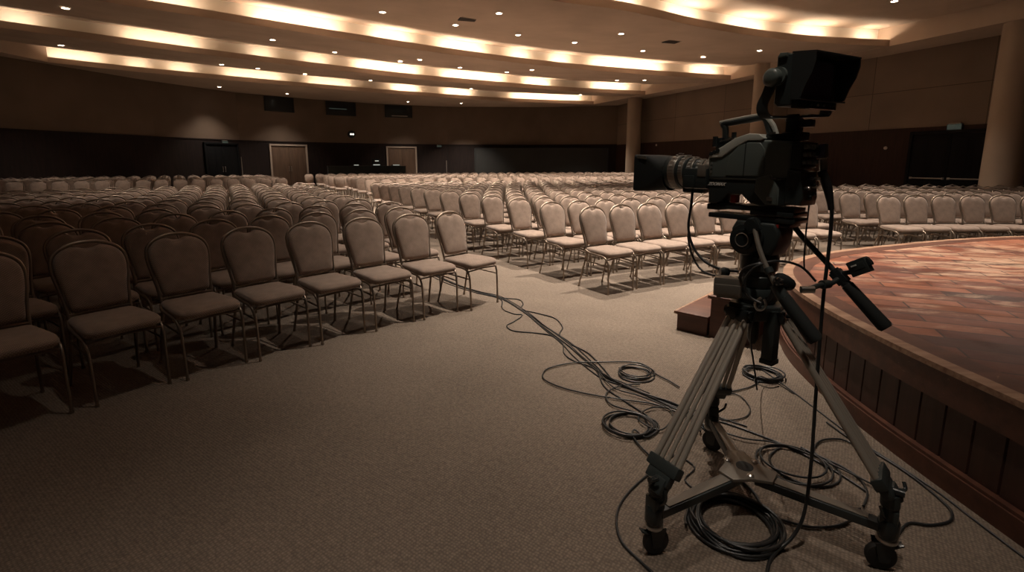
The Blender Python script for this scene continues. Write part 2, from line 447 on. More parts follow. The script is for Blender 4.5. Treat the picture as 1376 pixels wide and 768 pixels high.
def panel_z(x, y):
    """underside height of the sloping ceiling above (x, y)"""
    best = None
    for i in range(4):
        lo = LIPS[i]; ri = shifted(LIPS[i+1], TR)
        for a, b in zip(lo, ri):
            for k in range(21):
                t = k/20; px, py = a.x+(b.x-a.x)*t, a.y+(b.y-a.y)*t
                d = (px-x)**2+(py-y)**2
                if best is None or d < best[0]: best = (d, HS+(HR-HS)*t**1.3)
    return best[1] if best[0] < 0.6 else HS

# columns
def column(name, x, y, r, n):
    mb = MB(); mb.cyl((x, y, 0), (x, y, HS+0.55), r, r, 48)
    mb.lathe([(0, r+0.02), (0.85, r+0.02), (1, r)], (x, y, 0), (x, y, 0.12), 48)
    tag(mb.build(name, M['column'], smooth=35), kind='structure')
column('column_1', 7.42, 31.0, 0.43, 1)
column('column_2', 10.98, 22.5, 0.43, 2)
column('column_3', 14.15, 14.5, 0.47, 3)

# doors of the hall
def along(a, b, s): return Vector((a[0]+(b[0]-a[0])*s, a[1]+(b[1]-a[1])*s, 0))
def door(name, a, b, h, m, fm, leaf_th=0.06, bars=False, frame=True):
    """double door standing in the wainscot, a -> b along the wall seen left to right"""
    a = Vector((a[0], a[1], 0)); b = Vector((b[0], b[1], 0)); d = (b-a); L = d.length; d.normalize()
    nrm = Vector((d.y, -d.x, 0)); c = (a+b)/2
    rz = math.atan2(d.y, d.x)
    root = bpy.data.objects.new(name, None); COL.objects.link(root); root['kind'] = 'structure'
    root.location = c + nrm*0.055; root.rotation_euler = (0, 0, rz)     # local x along the wall, -y into the room
    if frame:
        f = MB()
        f.box((-L/2-0.05, -0.02, h/2+0.03), (0.1, 0.13, h+0.06), bev=0.01); f.box((L/2+0.05, -0.02, h/2+0.03), (0.1, 0.13, h+0.06), bev=0.01)
        f.box((0, -0.02, h+0.06), (L+0.2, 0.13, 0.1), bev=0.01)
        f.build('door_frame', fm, root)
    for sgn in (-1, 1):
        q = MB(); w2 = L/2-0.008
        q.box((sgn*(w2/2+0.006), -0.01, h/2), (w2, leaf_th, h-0.02), bev=0.006)
        for kx in (-0.24, 0.24):
            q.box((sgn*(w2/2+0.006)+kx*w2, -0.01-leaf_th/2, h/2), (w2*0.34, 0.02, h*0.86), bev=0.008)
        lf = q.build('door_leaf', m, root)
        if bars:
            t = MB(); x0, x1 = sgn*0.08, sgn*(L/2-0.1)
            t.cyl((x0, -0.13, 0.93), (x1, -0.13, 0.93), 0.022, seg=12)
            for xx in (x0, x1): t.box((xx, -0.09, 0.93), (0.05, 0.1, 0.07), bev=0.008)
            t.build('push_bar', M['bar'], lf)
        else:
            t = MB(); t.cyl((sgn*0.07, -0.09, 0.95), (sgn*0.07, -0.09, 1.25), 0.012, seg=8)
            for zz in (0.97, 1.23): t.cyl((sgn*0.07, -0.04, zz), (sgn*0.07, -0.09, zz), 0.008, seg=8)
            t.build('door_handle', M['steel'], lf)
    return root
door('door_1', along((-15.3, 28.5), (-12.2, 31.5), .375), along((-15.3, 28.5), (-12.2, 31.5), .84), 2.42, M['door'], M['door_frame'])
door('door_2', along((-8.9, 33.8), (-4.5, 35.6), .12), along((-8.9, 33.8), (-4.5, 35.6), .508), 2.42, M['door'], M['door_frame'])
door('door_3', (14.08, 17.75), (15.0, 15.70), 2.40, M['black_door'], M['black_door'], bars=True)
door('door_4', (-16.15, 26.6), (-15.42, 28.25), 2.40, M['black_door'], M['black_door'])

# ------------------------------------------------------------------ stage
ST = 0.55
S_OUT = [(2.06, -0.6), (2.02, 0.3), (1.98, 1.0), (1.945, 1.7), (1.925, 2.4), (1.97, 3.05), (2.08, 3.6), (2.30, 4.12), (2.62, 4.55), (3.0, 4.86), (3.41, 5.10), (4.2, 5.45), (5.23, 5.85), (6.3, 6.12), (7.5, 6.22), (9, 6.0), (11, 5.4), (13.5, 4.2)]
So = smooth_path([(x, y, 0) for x, y in S_OUT], 6)
stage = thing('stage', 'low curved stage with worn red brown plank deck on the right of the hall', 'stage', (2.3, 0, 0))
OFF = Vector((2.3, 0, 0))
def inset(P, d): return [p - OFF for p in shifted(P, -d)]
ed = inset(So, 0.0); inn = inset(So, 0.075); far = [(13.8-2.3, -0.6)]
def deckpoly(P, z0, z1, mbx):
    pl = [(p.x, p.y) for p in P] + far
    tr = geometry.tessellate_polygon([[Vector((x, y, 0)) for x, y in pl]])
    n = len(pl); mbx._add([(x, y, z1) for x, y in pl]+[(x, y, z0) for x, y in pl], [list(t) for t in tr]+[[i+n for i in t] for t in tr]+[(i, (i+1) % n, (i+1) % n+n, i+n) for i in range(n)])
mb = MB(); deckpoly(inn, ST-0.05, ST, mb); mb.build('deck', M['deck'], stage, smooth=0)
def band(P0, P1, z0, z1, mbx):
    mbx.rings([[(a.x, a.y, z0), (a.x, a.y, z1), (b.x, b.y, z1), (b.x, b.y, z0)] for a, b in zip(P0, P1)])
mb = MB(); band(ed, inset(So, 0.075), ST-0.022, ST+0.004, mb); mb.build('nosing', M['edge'], stage, smooth=40)
mb = MB(); band(inset(So, 0.0752), inset(So, 0.20), ST-0.01, ST+0.002, mb); mb.build('border_board', M['redwood'], stage, smooth=40)
mb = MB(); band(inset(So, 0.012), inset(So, 0.06), ST-0.165, ST-0.022, mb); mb.build('fascia_board', M['redwood'], stage, smooth=40)
# riser boards with real grooves
mb = MB(); R = inset(So, 0.05); Rp = []
acc = 0
for i in range(len(R)-1):
    seg = R[i+1]-R[i]; n = max(1, int(seg.length/0.006))
    for k in range(n): Rp.append(R[i]+seg*(k/n))
L = 0; rows = [[], []]; pts = []
for i, p in enumerate(Rp):
    if i: L += (p-Rp[i-1]).length
    ph = (L/0.135) % 1
    t = (Rp[min(i+1, len(Rp)-1)]-Rp[max(i-1, 0)]).normalized()
    g = 0.010 if ph < 0.05 else 0.0
    pts.append(p + Vector((t.y, -t.x, 0))*g)
mb.grid([[(p.x, p.y, 0.10) for p in pts], [(p.x, p.y, ST-0.15) for p in pts]])
mb.build('riser_boards', M['redwood_v'], stage, smooth=0)
mb = MB(); band(inset(So, 0.01), inset(So, 0.07), 0.0, 0.095, mb); band(inset(So, 0.02), inset(So, 0.07), 0.095, 0.11, mb)
mb.build('base_moulding', M['redwood'], stage, smooth=40)

# two low steps up to the stage
sd = Vector((0.735, -0.678, 0)); sw = Vector((0.678, 0.735, 0)); A0 = Vector((1.43, 4.21, 0))
steps = thing('stage_steps', 'two low red wooden steps at the near corner of the stage', 'steps', A0, math.atan2(sd.y, sd.x))
for i, (x0, x1, z) in enumerate(((0, 0.285, 0.17), (0.285, 0.62, 0.36))):
    mb = MB(); mb.box(((x0+x1)/2+0.01, 0.46, z/2-0.01), (x1-x0-0.02, 0.88, z-0.02)); r_ = mb.build('step_box', M['redwood'], steps)
    mb = MB(); mb.box(((x0+x1)/2, 0.46, z-0.012), (x1-x0+0.012, 0.92, 0.026), bev=0.005); mb.build('tread', M['edge'] if False else M['redwood'], r_)
    mb = MB(); mb.box((x0+0.006, 0.46, z-0.010), (0.022, 0.922, 0.027), bev=0.004); mb.build('worn_nosing', M['edge'], r_)

# ------------------------------------------------------------------ chairs
def loop_sym(half):
    """half outline bottom centre .. top centre on +x side -> closed loop"""
    out = [(x, z) for x, z in half]
    return out + [(-x, z) for x, z in half[::-1] if x > 1e-6]
def pillow(outline, plane, thick, levels):
    """outline (a,b); plane(a,b,t)->xyz; levels [(scale, t)]"""
    ca = sum(a for a, b in outline)/len(outline); cb = sum(b for a, b in outline)/len(outline)
    return [[plane(ca+(a-ca)*s, cb+(b-cb)*s, t*thick) for a, b in outline] for s, t in levels]
TILT = math.tan(math.radians(13.5))
def yb(z): return 0.165 + (z-0.45)*TILT
def sm2(pts, sub=4): return [(p.x, p.y) for p in smooth_path([(a, b, 0) for a, b in pts], sub)]
def chair_parts(hi=True):
    sub = 4 if hi else 1
    half = [(0, .503), (.09, .505), (.150, .512), (.168, .54), (.178, .62), (.195, .70), (.204, .77), (.199, .825), (.176, .866), (.135, .897), (.085, .911), (.055, .908), (.030, .897), (0, .893)]
    if not hi: half = [(0, .503), (.155, .512), (.182, .64), (.204, .77), (.190, .85), (.10, .910), (0, .893)]
    o = loop_sym(sm2(half, 2) if hi else half)
    o2 = []
    for p in o:
        if not o2 or (p[0]-o2[-1][0])**2+(p[1]-o2[-1][1])**2 > 1e-7: o2.append(p)
    pl = lambda a, b, t: Vector((a, yb(b)+t, b))
    lv = [(0.55, -1.0), (0.85, -0.88), (0.95, -0.60), (1.0, -0.15), (1.0, 0.25), (0.95, 0.55), (0.8, 0.66)] if hi else [(0.85, -0.9), (1.0, -0.1), (0.9, 0.6)]
    back = MB(); back.rings(pillow(o2, pl, 0.030, lv))
    so = []
    cs = [(.205, -.235, 0.05), (.188, .185, 0.04)]
    oc = [(0, -.245), (.12, -.242), (.185, -.232), (.212, -.20), (.214, -.12), (.206, .0), (.196, .12), (.186, .172), (.15, .192), (0, .196)]
    so = loop_sym(sm2(oc, 2) if hi else oc[::2]+[oc[-1]])
    s2 = []
    for p in so:
        if not s2 or (p[0]-s2[-1][0])**2+(p[1]-s2[-1][1])**2 > 1e-7: s2.append(p)
    ps = lambda a, b, t: Vector((a, b, 0.452+t - (0.010*max(0, (-b-0.12)/0.12)**2 if t > 0 else 0)))
    ls = [(0.9, -1.0), (0.97, -0.95), (1.0, -0.6), (1.01, 0.0), (0.985, 0.5), (0.93, 0.82), (0.75, 1.0), (0.4, 1.1)] if hi else [(0.95, -1), (1.0, 0), (0.88, 0.95)]
    seat = MB(); seat.rings(pillow(s2, ps, 0.034, ls))
    # back frame: one bent tube
    fp = [(.176, .40), (.180, .50), (.189, .60), (.205, .70), (.214, .77), (.209, .832), (.184, .876), (.138, .908), (.075, .930), (0, .937)]
    full = [(x, z) for x, z in fp] + [(-x, z) for x, z in fp[-2::-1]]
    P = [Vector((x, yb(z)+0.012, z)) for x, z in (sm2(full, 3) if hi else [full[i] for i in (0, 4, 6, 9, 12, 14, 18)])]
    frame = MB(); frame.tube(P, 0.0115 if hi else 0.013, 8 if hi else 4)
    if hi:   # lower edge of the hand grip in the crown
        frame.tube([Vector((x, yb(z)+0.010, z)) for x, z in sm2([(.085, .922), (.058, .910), (.032, .894), (0, .890), (-.032, .894), (-.058, .910), (-.085, .922)], 3)], 0.005, 6)
    legs = []
    for sx in (1, -1):
        f = [(.186, .175, .452), (.206, .10, .432), (.216, -.03, .425), (.219, -.13, .420), (.2175, -.185, .400), (.214, -.212, .355), (.211, -.222, .29), (.208, -.232, .012)]
        if not hi: f = [f[0], f[3], f[5], f[7]]
        L = MB(); q = smooth_path([(sx*x, y, z) for x, y, z in f], 4) if hi else [(sx*x, y, z) for x, y, z in f]
        n = len(q); L.tube(q, [0.0125-0.003*i/n for i in range(n)], 8 if hi else 4)
        if hi: L.cyl((sx*.208, -.232, 0), (sx*.208, -.232, .02), 0.0125, seg=8)
        legs.append(L)
        r = [(.176, .163, .46), (.182, .172, .38), (.196, .235, .14), (.204, .268, .012)]
        L = MB(); q = smooth_path([(sx*x, y, z) for x, y, z in r], 3) if hi else [(sx*x, y, z) for x, y, z in r[::3]]
        n = len(q); L.tube(q, [0.0125-0.003*i/n for i in range(n)], 8 if hi else 4)
        if hi: L.cyl((sx*.204, .268, 0), (sx*.204, .268, .02), 0.0125, seg=8)
        legs.append(L)
    st = MB(); r = 0.0075 if hi else 0.009; sg = 6 if hi else 3
    for sx in (1, -1): st.tube([(sx*.208, -.224, .315), (sx*.205, 0, .325), (sx*.19, .192, .325)], r, sg)
    st.tube([(-.21, -.205, .392), (0, -.205, .40), (.21, -.205, .392)], r, sg)
    st.tube([(-.185, .17, .41), (.185, .17, .41)], r, sg)
    if hi:
        st.tube([(-.178, .18, .49), (.178, .18, .49)], 0.008, 6)
        st.box((0, -.02, .414), (.36, .38, .012), bev=0.004)
    for m_ in [seat, back, frame, st] + legs: m_.v = [(v[0]*0.935, v[1], v[2]) for v in m_.v]
    return dict(seat=seat, backrest=back, back_frame=frame, legs=legs, stretcher=st)

CP = chair_parts(True)
ME = {k: CP[k].mesh(k, M['fabric'] if k in ('seat', 'backrest') else M['frame'], 50) for k in ('seat', 'backrest', 'back_frame', 'stretcher')}
ME_LEG = [L.mesh('leg', M['frame'], 50) for L in CP['legs']]
def joined(parts):
    j = MB()
    for k, mi in (('seat', 0), ('backrest', 0), ('back_frame', 1), ('stretcher', 1)):
        j.mat(mi)._add(parts[k].v, parts[k].f)
    for L in parts['legs']: j.mat(1)._add(L.v, L.f)
    return j
MID = joined(CP).mesh('banquet_chair', [M['fabric'], M['frame']], 50)
LOWP = joined(chair_parts(False))

proto = bpy.data.objects.new('banquet_chair', None); proto.empty_display_size = 0.1
kids = []
for k in ('seat', 'backrest', 'back_frame', 'stretcher'): kids.append(bpy.data.objects.new(k, ME[k]))
for me in ME_LEG: kids.append(bpy.data.objects.new('leg', me))

CX, CY = 7.3, -3.7
def polar(R, ph):
    a = math.radians(ph); return (CX - R*math.sin(a), CY + R*math.cos(a))
chairs = []     # (x, y, rot, block, row, seat)
def okpos(x, y, ph=None):
    if y < 1.5: return False
    if x < -1.10*y - 0.9 or x > 1.10*y + 0.7: return False
    return True
rng = random.Random(7)
# left block: curved rows 1-12, counted from the stage; seat 1 stands at the aisle
EDGE = [41.5, 42.25, 41.0, 41.3, 40.8, 40.2, 39.6, 39.1, 38.7, 38.3, 38.0, 37.7]
for r in range(12):
    R0 = 12.0 + 0.80*r + (0.0 if r < 1 else 0.02)
    pitch = (0.492 if r == 0 else (0.472 if r < 5 else 0.466))
    k = 0
    while True:
        ph = EDGE[r] + k*math.degrees(pitch/(R0))
        if ph > 100 or k > 40: break
        R = R0 + min(0.5, (ph-EDGE[r])*0.02)
        R -= 0.30
        x, y = polar(R, ph)
        if k > 0 and (not okpos(x, y) or x < -17.6): break
        jit = rng.uniform(-0.9, 0.9)
        rot = math.radians(ph + jit)
        if r == 0 and k == 0: rot = math.radians(ph+8)
        chairs.append((x+rng.uniform(-.004, .004), y+rng.uniform(-.015, .015), rot, 'left block', r+1, k+1)); k += 1
# centre block
for r in range(12):
    R0 = 11.52 + 0.81*r
    e1 = 13.6 - r*0.35 if r < 1 else (10.3 if r < 3 else 9.0)
    pitch = 0.472 if r < 4 else 0.466; k = 0
    while True:
        ph = 33.5 - min(1.2, 0.1*r) - k*math.degrees(pitch/R0)
        if ph < e1: break
        x, y = polar(R0-0.30, ph)
        rot = math.radians(ph + rng.uniform(-0.9, 0.9))
        chairs.append((x+rng.uniform(-.004, .004), y+rng.uniform(-.015, .015), rot, 'centre block', r+1, k+1)); k += 1
# right wing
for r in range(6):
    R0 = 11.75 + 0.83*r; pitch = 0.472; k = 0
    while True:
        ph = 6.3 - 0.15*r - k*math.degrees(pitch/R0)
        if ph < -40: break
        x, y = polar(R0-0.30, ph)
        if x > 1.02*y + 0.9 or (x-14.15)**2+(y-14.5)**2 < 0.6: break
        if x > 8.0+0.442*(31.5-y)-1.4: break
        chairs.append((x, y, math.radians(ph + rng.uniform(-0.9, 0.9)), 'right wing', r+1, k+1)); k += 1
# block behind the cross aisle, left
u = Vector((-0.87, -0.49)); nb = Vector((-0.49, 0.87))
for r in range(6):
    for k in range(17):
        p = Vector((-8.1, 17.6)) + nb*(1.1*r) + u*(0.5*k) + Vector((-0.26, 0))*r*0.4
        if p.x < -18.2 or p.x < -1.10*p.y-0.6: continue
        if p.y < 16.2 and p.x > -8.5: continue
        # keep clear of the curved left wall
        if p.y > 18 and p.x < -18.9 + (p.y-18)*0.26 + 0.9: continue
        chairs.append((p.x, p.y, math.radians(29 + rng.uniform(-3, 3)), 'rear left block', r+1, k+1))
# block behind the cross aisle, centre
for r in range(9):
    R0 = 23.7 + 1.12*r; pitch = 0.50; k = 0; ph_off = rng.uniform(0, 0.9)
    while True:
        ph = 31.2 + 0.05*r - ph_off - k*math.degrees(pitch/R0)
        if ph < -25: break
        x, y = polar(R0-0.30, ph); k += 1
        if x > 8.0+0.442*(31.5-y)-1.0: break
        if (x-10.98)**2+(y-22.5)**2 < 0.6: continue
        chairs.append((x, y, math.radians(ph + rng.uniform(-3, 3)), 'rear centre block', r+1, k))

ORD = ['zeroth', 'first', 'second', 'third', 'fourth', 'fifth', 'sixth', 'seventh', 'eighth', 'ninth', 'tenth', 'eleventh', 'twelfth', 'thirteenth', 'fourteenth', 'fifteenth', 'sixteenth', 'seventeenth', 'eighteenth', 'nineteenth', 'twentieth',
       'twenty-first', 'twenty-second', 'twenty-third', 'twenty-fourth', 'twenty-fifth', 'twenty-sixth', 'twenty-seventh', 'twenty-eighth', 'twenty-ninth', 'thirtieth'] + ['%dth' % i for i in range(31, 60)]
def chair_label(b, r, k):
    row = 'front row' if r == 1 else ORD[r] + ' row'
    if b in ('left block', 'centre block'):
        if k == 1: return 'taupe banquet chair at the main aisle, %s of the %s' % (row, b)
        return 'taupe banquet chair, %s from the main aisle, %s of the %s' % (ORD[k], row, b)
    if b == 'right wing': return 'taupe banquet chair, %s from the left, %s of the right wing' % (ORD[k], row)
    return 'taupe banquet chair, %s from inner end, %s of the %s' % (ORD[k], row, b)
chairs.sort(key=lambda c: c[0]**2+c[1]**2)
def in_view(c):
    x, y = c[0], c[1]
    return y > 0.5 and -1.10*y - 0.3 < x < 1.06*y + 0.2
vis = [c for c in chairs if in_view(c)]
N_IND, N_PARTS = 300, 175
for i, (x, y, rot, b, r, k) in enumerate(vis[:N_IND]):
    if i < N_PARTS:
        o = proto if i == 0 else proto.copy()
        COL.objects.link(o)
        for c0 in kids:
            c = c0 if i == 0 else c0.copy()
            c.parent = o; COL.objects.link(c)
    else:
        o = bpy.data.objects.new('banquet_chair', MID); COL.objects.link(o)
    o.location = (x, y, 0); o.rotation_euler = (0, 0, rot)
    tag(o, chair_label(b, r, k), 'chair', 'banquet chairs of the ' + b)
mb = MB()
for (x, y, rot, b, r, k) in vis[N_IND:]:
    c, s = math.cos(rot), math.sin(rot); o = len(mb.v)
    mb.v += [(x+c*v[0]-s*v[1], y+s*v[0]+c*v[1], v[2]) for v in LOWP.v]
    mb.f += [[i+o for i in f] for f in LOWP.f]; mb.mi += LOWP.mi
print('CHAIRS', len(chairs), 'visible', len(vis))
tag(mb.build('banquet_chairs', [M['fabric'], M['frame']], smooth=60), 'hundreds of small taupe banquet chairs in the distant rows at the back of the hall', 'chairs', kind='stuff')

# ------------------------------------------------------------------ ceiling lamps
def downlight(x, y, label, z=None, power=None, cone=95):
    z = panel_z(x, y) if z is None else z
    t = thing('downlight', label, 'ceiling light', (x, y, z-0.012), 0, 'recessed ceiling downlights')
    a = MB(); a.lathe([(0, 0.082), (0.2, 0.105), (1, 0.108)], (0, 0, -0.015), (0, 0, 0.01), 24, caps=False)
    a.lathe([(0, 0.082), (1, 0.075)], (0, 0, -0.015), (0, 0, 0.006), 24, caps=False)
    a.build('lamp_ring', M['ring'], t)
    a = MB(); a.cyl((0, 0, -0.008), (0, 0, -0.002), 0.076, seg=24); a.build('lamp_disc', M['lamp_on'], t)
    ld = bpy.data.lights.new('downlight_beam', 'SPOT'); ld.energy = power or SPOT_W; ld.color = WARM2
    ld.spot_size = math.radians(cone); ld.spot_blend = 0.9 if cone > 90 else 1.0; ld.shadow_soft_size = 0.07
    lo = bpy.data.objects.new('downlight_beam', ld); COL.objects.link(lo); lo.parent = t; lo.location = (0, 0, -0.03)
DL = [(-11.62, 13.79), (-15.81, 18.36), (-5.34, 13.43), (-7.9, 17.31), (-6.77, 19.95), (-3.6, 14.71), (-1.72, 16.03), (-0.34, 14.04), (0.2, 17.21), (2.18, 18.25), (3.38, 16.28), (-12.28, 22.0), (-11.2, 22.9), (-9.81, 24.58), (-14.9, 26.3), (-12.6, 28.9), (-3.6, 20.36), (-4.62, 21.54), (-2.29, 22.87), (-0.24, 23.98), (0.85, 22.2), (-7.2, 26.35), (-2.32, 29.24), (-6.6, 32.6), (-3.3, 33.4), (4.09, 30.79), (5.29, 26.11), (4.9, 19.56), (6.45, 25.21), (7.52, 20.5), (8.75, 18.48), (7.8, 13.67), (10.44, 14.5)]
BLK = ['above the left chairs', 'above the centre chairs', 'above the right side']
order = sorted(range(len(DL)), key=lambda i: DL[i][1])
rank = {i: n for n, i in enumerate(order)}
for i, (x, y) in enumerate(DL):
    side = 'left part' if x/y < -0.3 else ('middle' if x/y < 0.25 else 'right part')
    same = sorted([j for j in range(len(DL)) if ('left part' if DL[j][0]/DL[j][1] < -0.3 else ('middle' if DL[j][0]/DL[j][1] < 0.25 else 'right part')) == side], key=lambda j: DL[j][1])
    downlight(x, y, 'round lit ceiling downlight, %s nearest in the %s of the hall' % (ORD[same.index(i)+1], side), power=SPOT_W*((0.3 if y < 19 else (0.6 if y < 25 else 0.28)) if x < -6 else (0.45 if x > 7 else 1.0)))
# unseen downlights added overhead to light the near floor, chairs, stage and camera
for x, y, p, cone, l in [(2.2, 7.8, 1100, 95, 'over the floor between the chairs and the stage'), (6.5, 9.0, 520, 95, 'over the front chairs of the right wing'), (-1.2, 9.0, 600, 95, 'over the main aisle'),
                (5.2, 5.0, 900, 90, 'over the middle of the stage'), (9.5, 6.0, 220, 95, 'over the far side of the stage'), (1.1, 5.2, 760, 78, 'over the open carpet beside the steps'), (-1.0, 2.9, 40, 64, 'over the carpet left of the tripod'), (0.35, 0.8, 150, 56, 'over the carpet just before the tripod'), (-1.5, -1.5, 18, 95, 'over the carpet behind the viewpoint'), (-6, 9.5, 260, 84, 'over the left chairs near the side')]:
    downlight(x, y, 'added unseen ceiling downlight ' + l, power=p, cone=cone)

def cove(lip, px0, px1, label):
    """one batten with its tube lying in the trough behind a lip, between two lines of sight"""
    P = shifted(LIPS[lip], 0.2); r0, r1 = (px0-688)/667*0.96, (px1-688)/667*0.96
    g_ = 0.013
    sel = [p for p in P if p.y > 4 and r0+g_ <= p.x/p.y <= r1-g_]
    if len(sel) < 2: return
    a, b = sel[0], sel[-1]; c = sel[len(sel)//2]; d = (b-a); L = d.length
    rz = math.atan2(d.y, d.x)
    t = thing('cove_light', label, 'cove light', (c.x, c.y, HS+0.035), rz, 'light battens behind the ceiling steps')
    q = [p - c for p in sel]; inv = Matrix.Rotation(-rz, 3, 'Z'); q = [inv @ p for p in q]
    mbx = MB(); mbx.tube([(p.x, p.y, 0.02) for p in q], 0.028, 6); mbx.build('housing', M['ring'], t)
    mbx = MB(); mbx.tube([(p.x, p.y, 0.062) for p in q], 0.013, 6); mbx.build('tube', M['tube_on'], t)
    n = max(1, round(L/2.2)); step = max(1, (len(sel)-1)//n)
    i = 0
    while i < len(sel)-1:
        j = min(len(sel)-1, i+step)
        if len(sel)-1-j < step*0.5: j = len(sel)-1
        m0, m1 = q[i], q[j]; mid = (m0+m1)/2; l = (m1-m0).length
        ld = bpy.data.lights.new('cove_glow', 'AREA'); ld.shape = 'RECTANGLE'; ld.size = l; ld.size_y = 0.05
        ld.energy = COVE_W*l*(0.55 if mid.x + c.x < -7 else 1.0); ld.color = WARM
        lo = bpy.data.objects.new('cove_glow', ld); COL.objects.link(lo); lo.parent = t
        lo.location = (mid.x, mid.y, 0.09)
        e = math.atan2((m1-m0).y, (m1-m0).x)
        lo.rotation_mode = 'ZYX' if False else 'XYZ'
        lo.matrix_local = Matrix.Translation(lo.location) @ Matrix.Rotation(e, 4, 'Z') @ Matrix.Rotation(PI - math.radians(-25), 4, 'X')
        i = j
SEG = {1: [(742, 868), (882, 952), (966, 1040), (1052, 1122), (1132, 1186)],
       2: [(150, 285), (328, 478), (488, 574), (584, 664), (674, 724), (734, 778), (786, 902), (918, 974)],
       3: [(-8, 76), (158, 288), (330, 386), (398, 460), (466, 574), (584, 690), (697, 752), (786, 858)],
       4: [(40, 155), (160, 212), (218, 276), (288, 392), (402, 482), (518, 572), (586, 644), (678, 792)]}
nm = {1: 'nearest ceiling step', 2: 'second ceiling step', 3: 'third ceiling step', 4: 'farthest ceiling step'}
for lip, segs in SEG.items():
    for n, (a, b) in enumerate(segs): cove(lip, a, b, 'warm cove light batten, %s from the left behind the %s' % (ORD[n+1], nm[lip]))

def vent(x, y, label):
    z = panel_z(x, y)
    t = thing('ceiling_vent', label, 'vent', (x, y, z-0.01), 0.3)
    a = MB(); a.box((0, 0, 0), (0.5, 0.5, 0.02), bev=0.004); a.build('vent_plate', M['black_m'], t)
    a = MB()
    for k in range(5): a.box((0, -0.18+0.09*k, -0.014), (0.44, 0.03, 0.01))
    a.build('vent_slats', M['frame_dark'], t)
vent(-1.25, 15.0, 'dark square vent in the ceiling between downlights')
vent(5.3, 17.3, 'small dark vent in the ceiling above the broadcast camera')

# ------------------------------------------------------------------ things on the walls
def on_wall(line_a, line_b, s, off): 
    p = along(line_a, line_b, s); d = Vector((line_b[0]-line_a[0], line_b[1]-line_a[1], 0)).normalized()
    return p + Vector((d.y, -d.x, 0))*off, math.atan2(d.y, d.x)
for (la, lb, s0, s1, z0, z1, lab, lit) in [((-15.3, 28.5), (-12.2, 31.5), .345, .72, 4.42, 5.20, 'plain dark projection booth window, leftmost of the three high on the back wall', 0),
                                  ((-12.2, 31.5), (-8.9, 33.8), .17, .50, 4.42, 5.20, 'dark projection booth window with a painted faint reflection, middle of the three', 1),
                                  ((-8.9, 33.8), (-4.5, 35.6), .11, .48, 4.45, 5.18, 'dark projection booth window with a bright sill strip, rightmost of the three', 2)]:
    a, rz = on_wall(la, lb, s0, 0.0); b, _ = on_wall(la, lb, s1, 0.0)
    if lit == 1: a, rz = on_wall(la, lb, 0.19, 0.0); b, _ = on_wall(la, lb, 0.64, 0.0)
    L = (b-a).length; c = (a+b)/2
    t = thing('projection_window', lab, 'window', (c.x, c.y, (z0+z1)/2), rz, 'projection windows in the back wall')
    h = z1-z0
    q = MB(); q.box((0, -0.03, 0), (L, 0.05, h), bev=0.004); q.build('window_glass', M['win_black'], t)
    q = MB()
    for sx in (-1, 1): q.box((sx*L/2, -0.04, 0), (0.05, 0.09, h+0.05), bev=0.005)
    for sz in (-1, 1): q.box((0, -0.04, sz*h/2), (L+0.05, 0.09, 0.05), bev=0.005)
    q.build('window_frame', M['black_m'], t)
    if lit: 
        q = MB(); q.box((0.05 if lit == 2 else -0.2, -0.07, -h/2+0.08 if lit == 2 else -0.02), (L*0.6, 0.02, 0.05)); q.build('window_strip', M['sign'] if lit == 1 else M['bar'], t)  # middle window: reflection made as a faintly glowing strip; last: pale sill
p, rz = on_wall((-12.2, 31.5), (-8.9, 33.8), 0.56, 0.0)
t = thing('wall_loudspeaker', 'small round dark wall fitting with two bright lamps on the back wall', 'emergency light', (p.x, p.y-0.03, 3.25), rz); t.name = 'emergency_light'
q = MB(); q.lathe([(0, 0.24), (0.7, 0.24), (1, 0.18)], (0, 0, 0), (0, -0.12, 0), 28); q.build('housing', M['black_m'], t)
for sx in (-1, 1):
    q = MB(); q.lathe([(0, 0.05), (1, 0.06)], (sx*0.07, -0.11, 0), (sx*0.07, -0.16, 0), 16); q.build('lamp', M['dot'], t)
# dark partition screen on the back wall, right half
a = Vector((-2.6, 35.5, 0)); b = Vector((6.6, 34.75, 0))
t = thing('partition_screen', 'wide dark grey partition panel against the back wall behind the chairs', 'partition', ((a+b)/2).to_tuple(), math.atan2(b.y-a.y, b.x-a.x))
q = MB(); q.box((0, 0, 1.22), ((b-a).length-0.1, 0.05, 2.36), bev=0.01); q.build('panel', M['screen_panel'], t)
q = MB(); L = (b-a).length
for sx in (-1, 1): q.box((sx*L/2, 0, 1.22), (0.08, 0.1, 2.44), bev=0.01)
q.box((0, 0, 2.43), (L, 0.1, 0.07), bev=0.01); q.box((0, 0, 0.03), (L, 0.1, 0.06), bev=0.01); q.build('panel_frame', M['black_m'], t)
# signs above doors
def sign(x, y, z, rz, w_, h_, label):
    t = thing('exit_sign', label, 'sign', (x, y, z), rz)
    q = MB(); q.box((0, -0.05, 0), (w_, 0.08, h_), bev=0.008); q.build('sign_box', M['black_m'], t)
    q = MB(); q.box((0, -0.095, 0), (w_-0.04, 0.012, h_-0.04)); q.build('sign_face', M['sign'], t)
    q = MB(); q.box((0.0, -0.05, h_/2+0.015), (w_*0.8, 0.08, 0.03)); q.build('top_cover', M['spreader'], t)
p, rz = on_wall((8.0, 31.5), (14.9, 15.9), 0.950, 0.06); sign(p.x, p.y, 2.60, rz, 0.42, 0.2, 'dim unlit sign box above the dark double door on the right')
p, rz = on_wall((-17.2, 24.5), (-15.3, 28.5), 0.78, 0.06); sign(p.x, p.y, 2.55, rz, 0.35, 0.14, 'tiny sign above the dark double door at the left')
p, rz = on_wall((-8.9, 33.8), (-4.5, 35.6), 0.86, 0.06); sign(p.x, p.y, 2.58, rz, 0.35, 0.14, 'tiny sign on the wainscot right of the second wooden door')
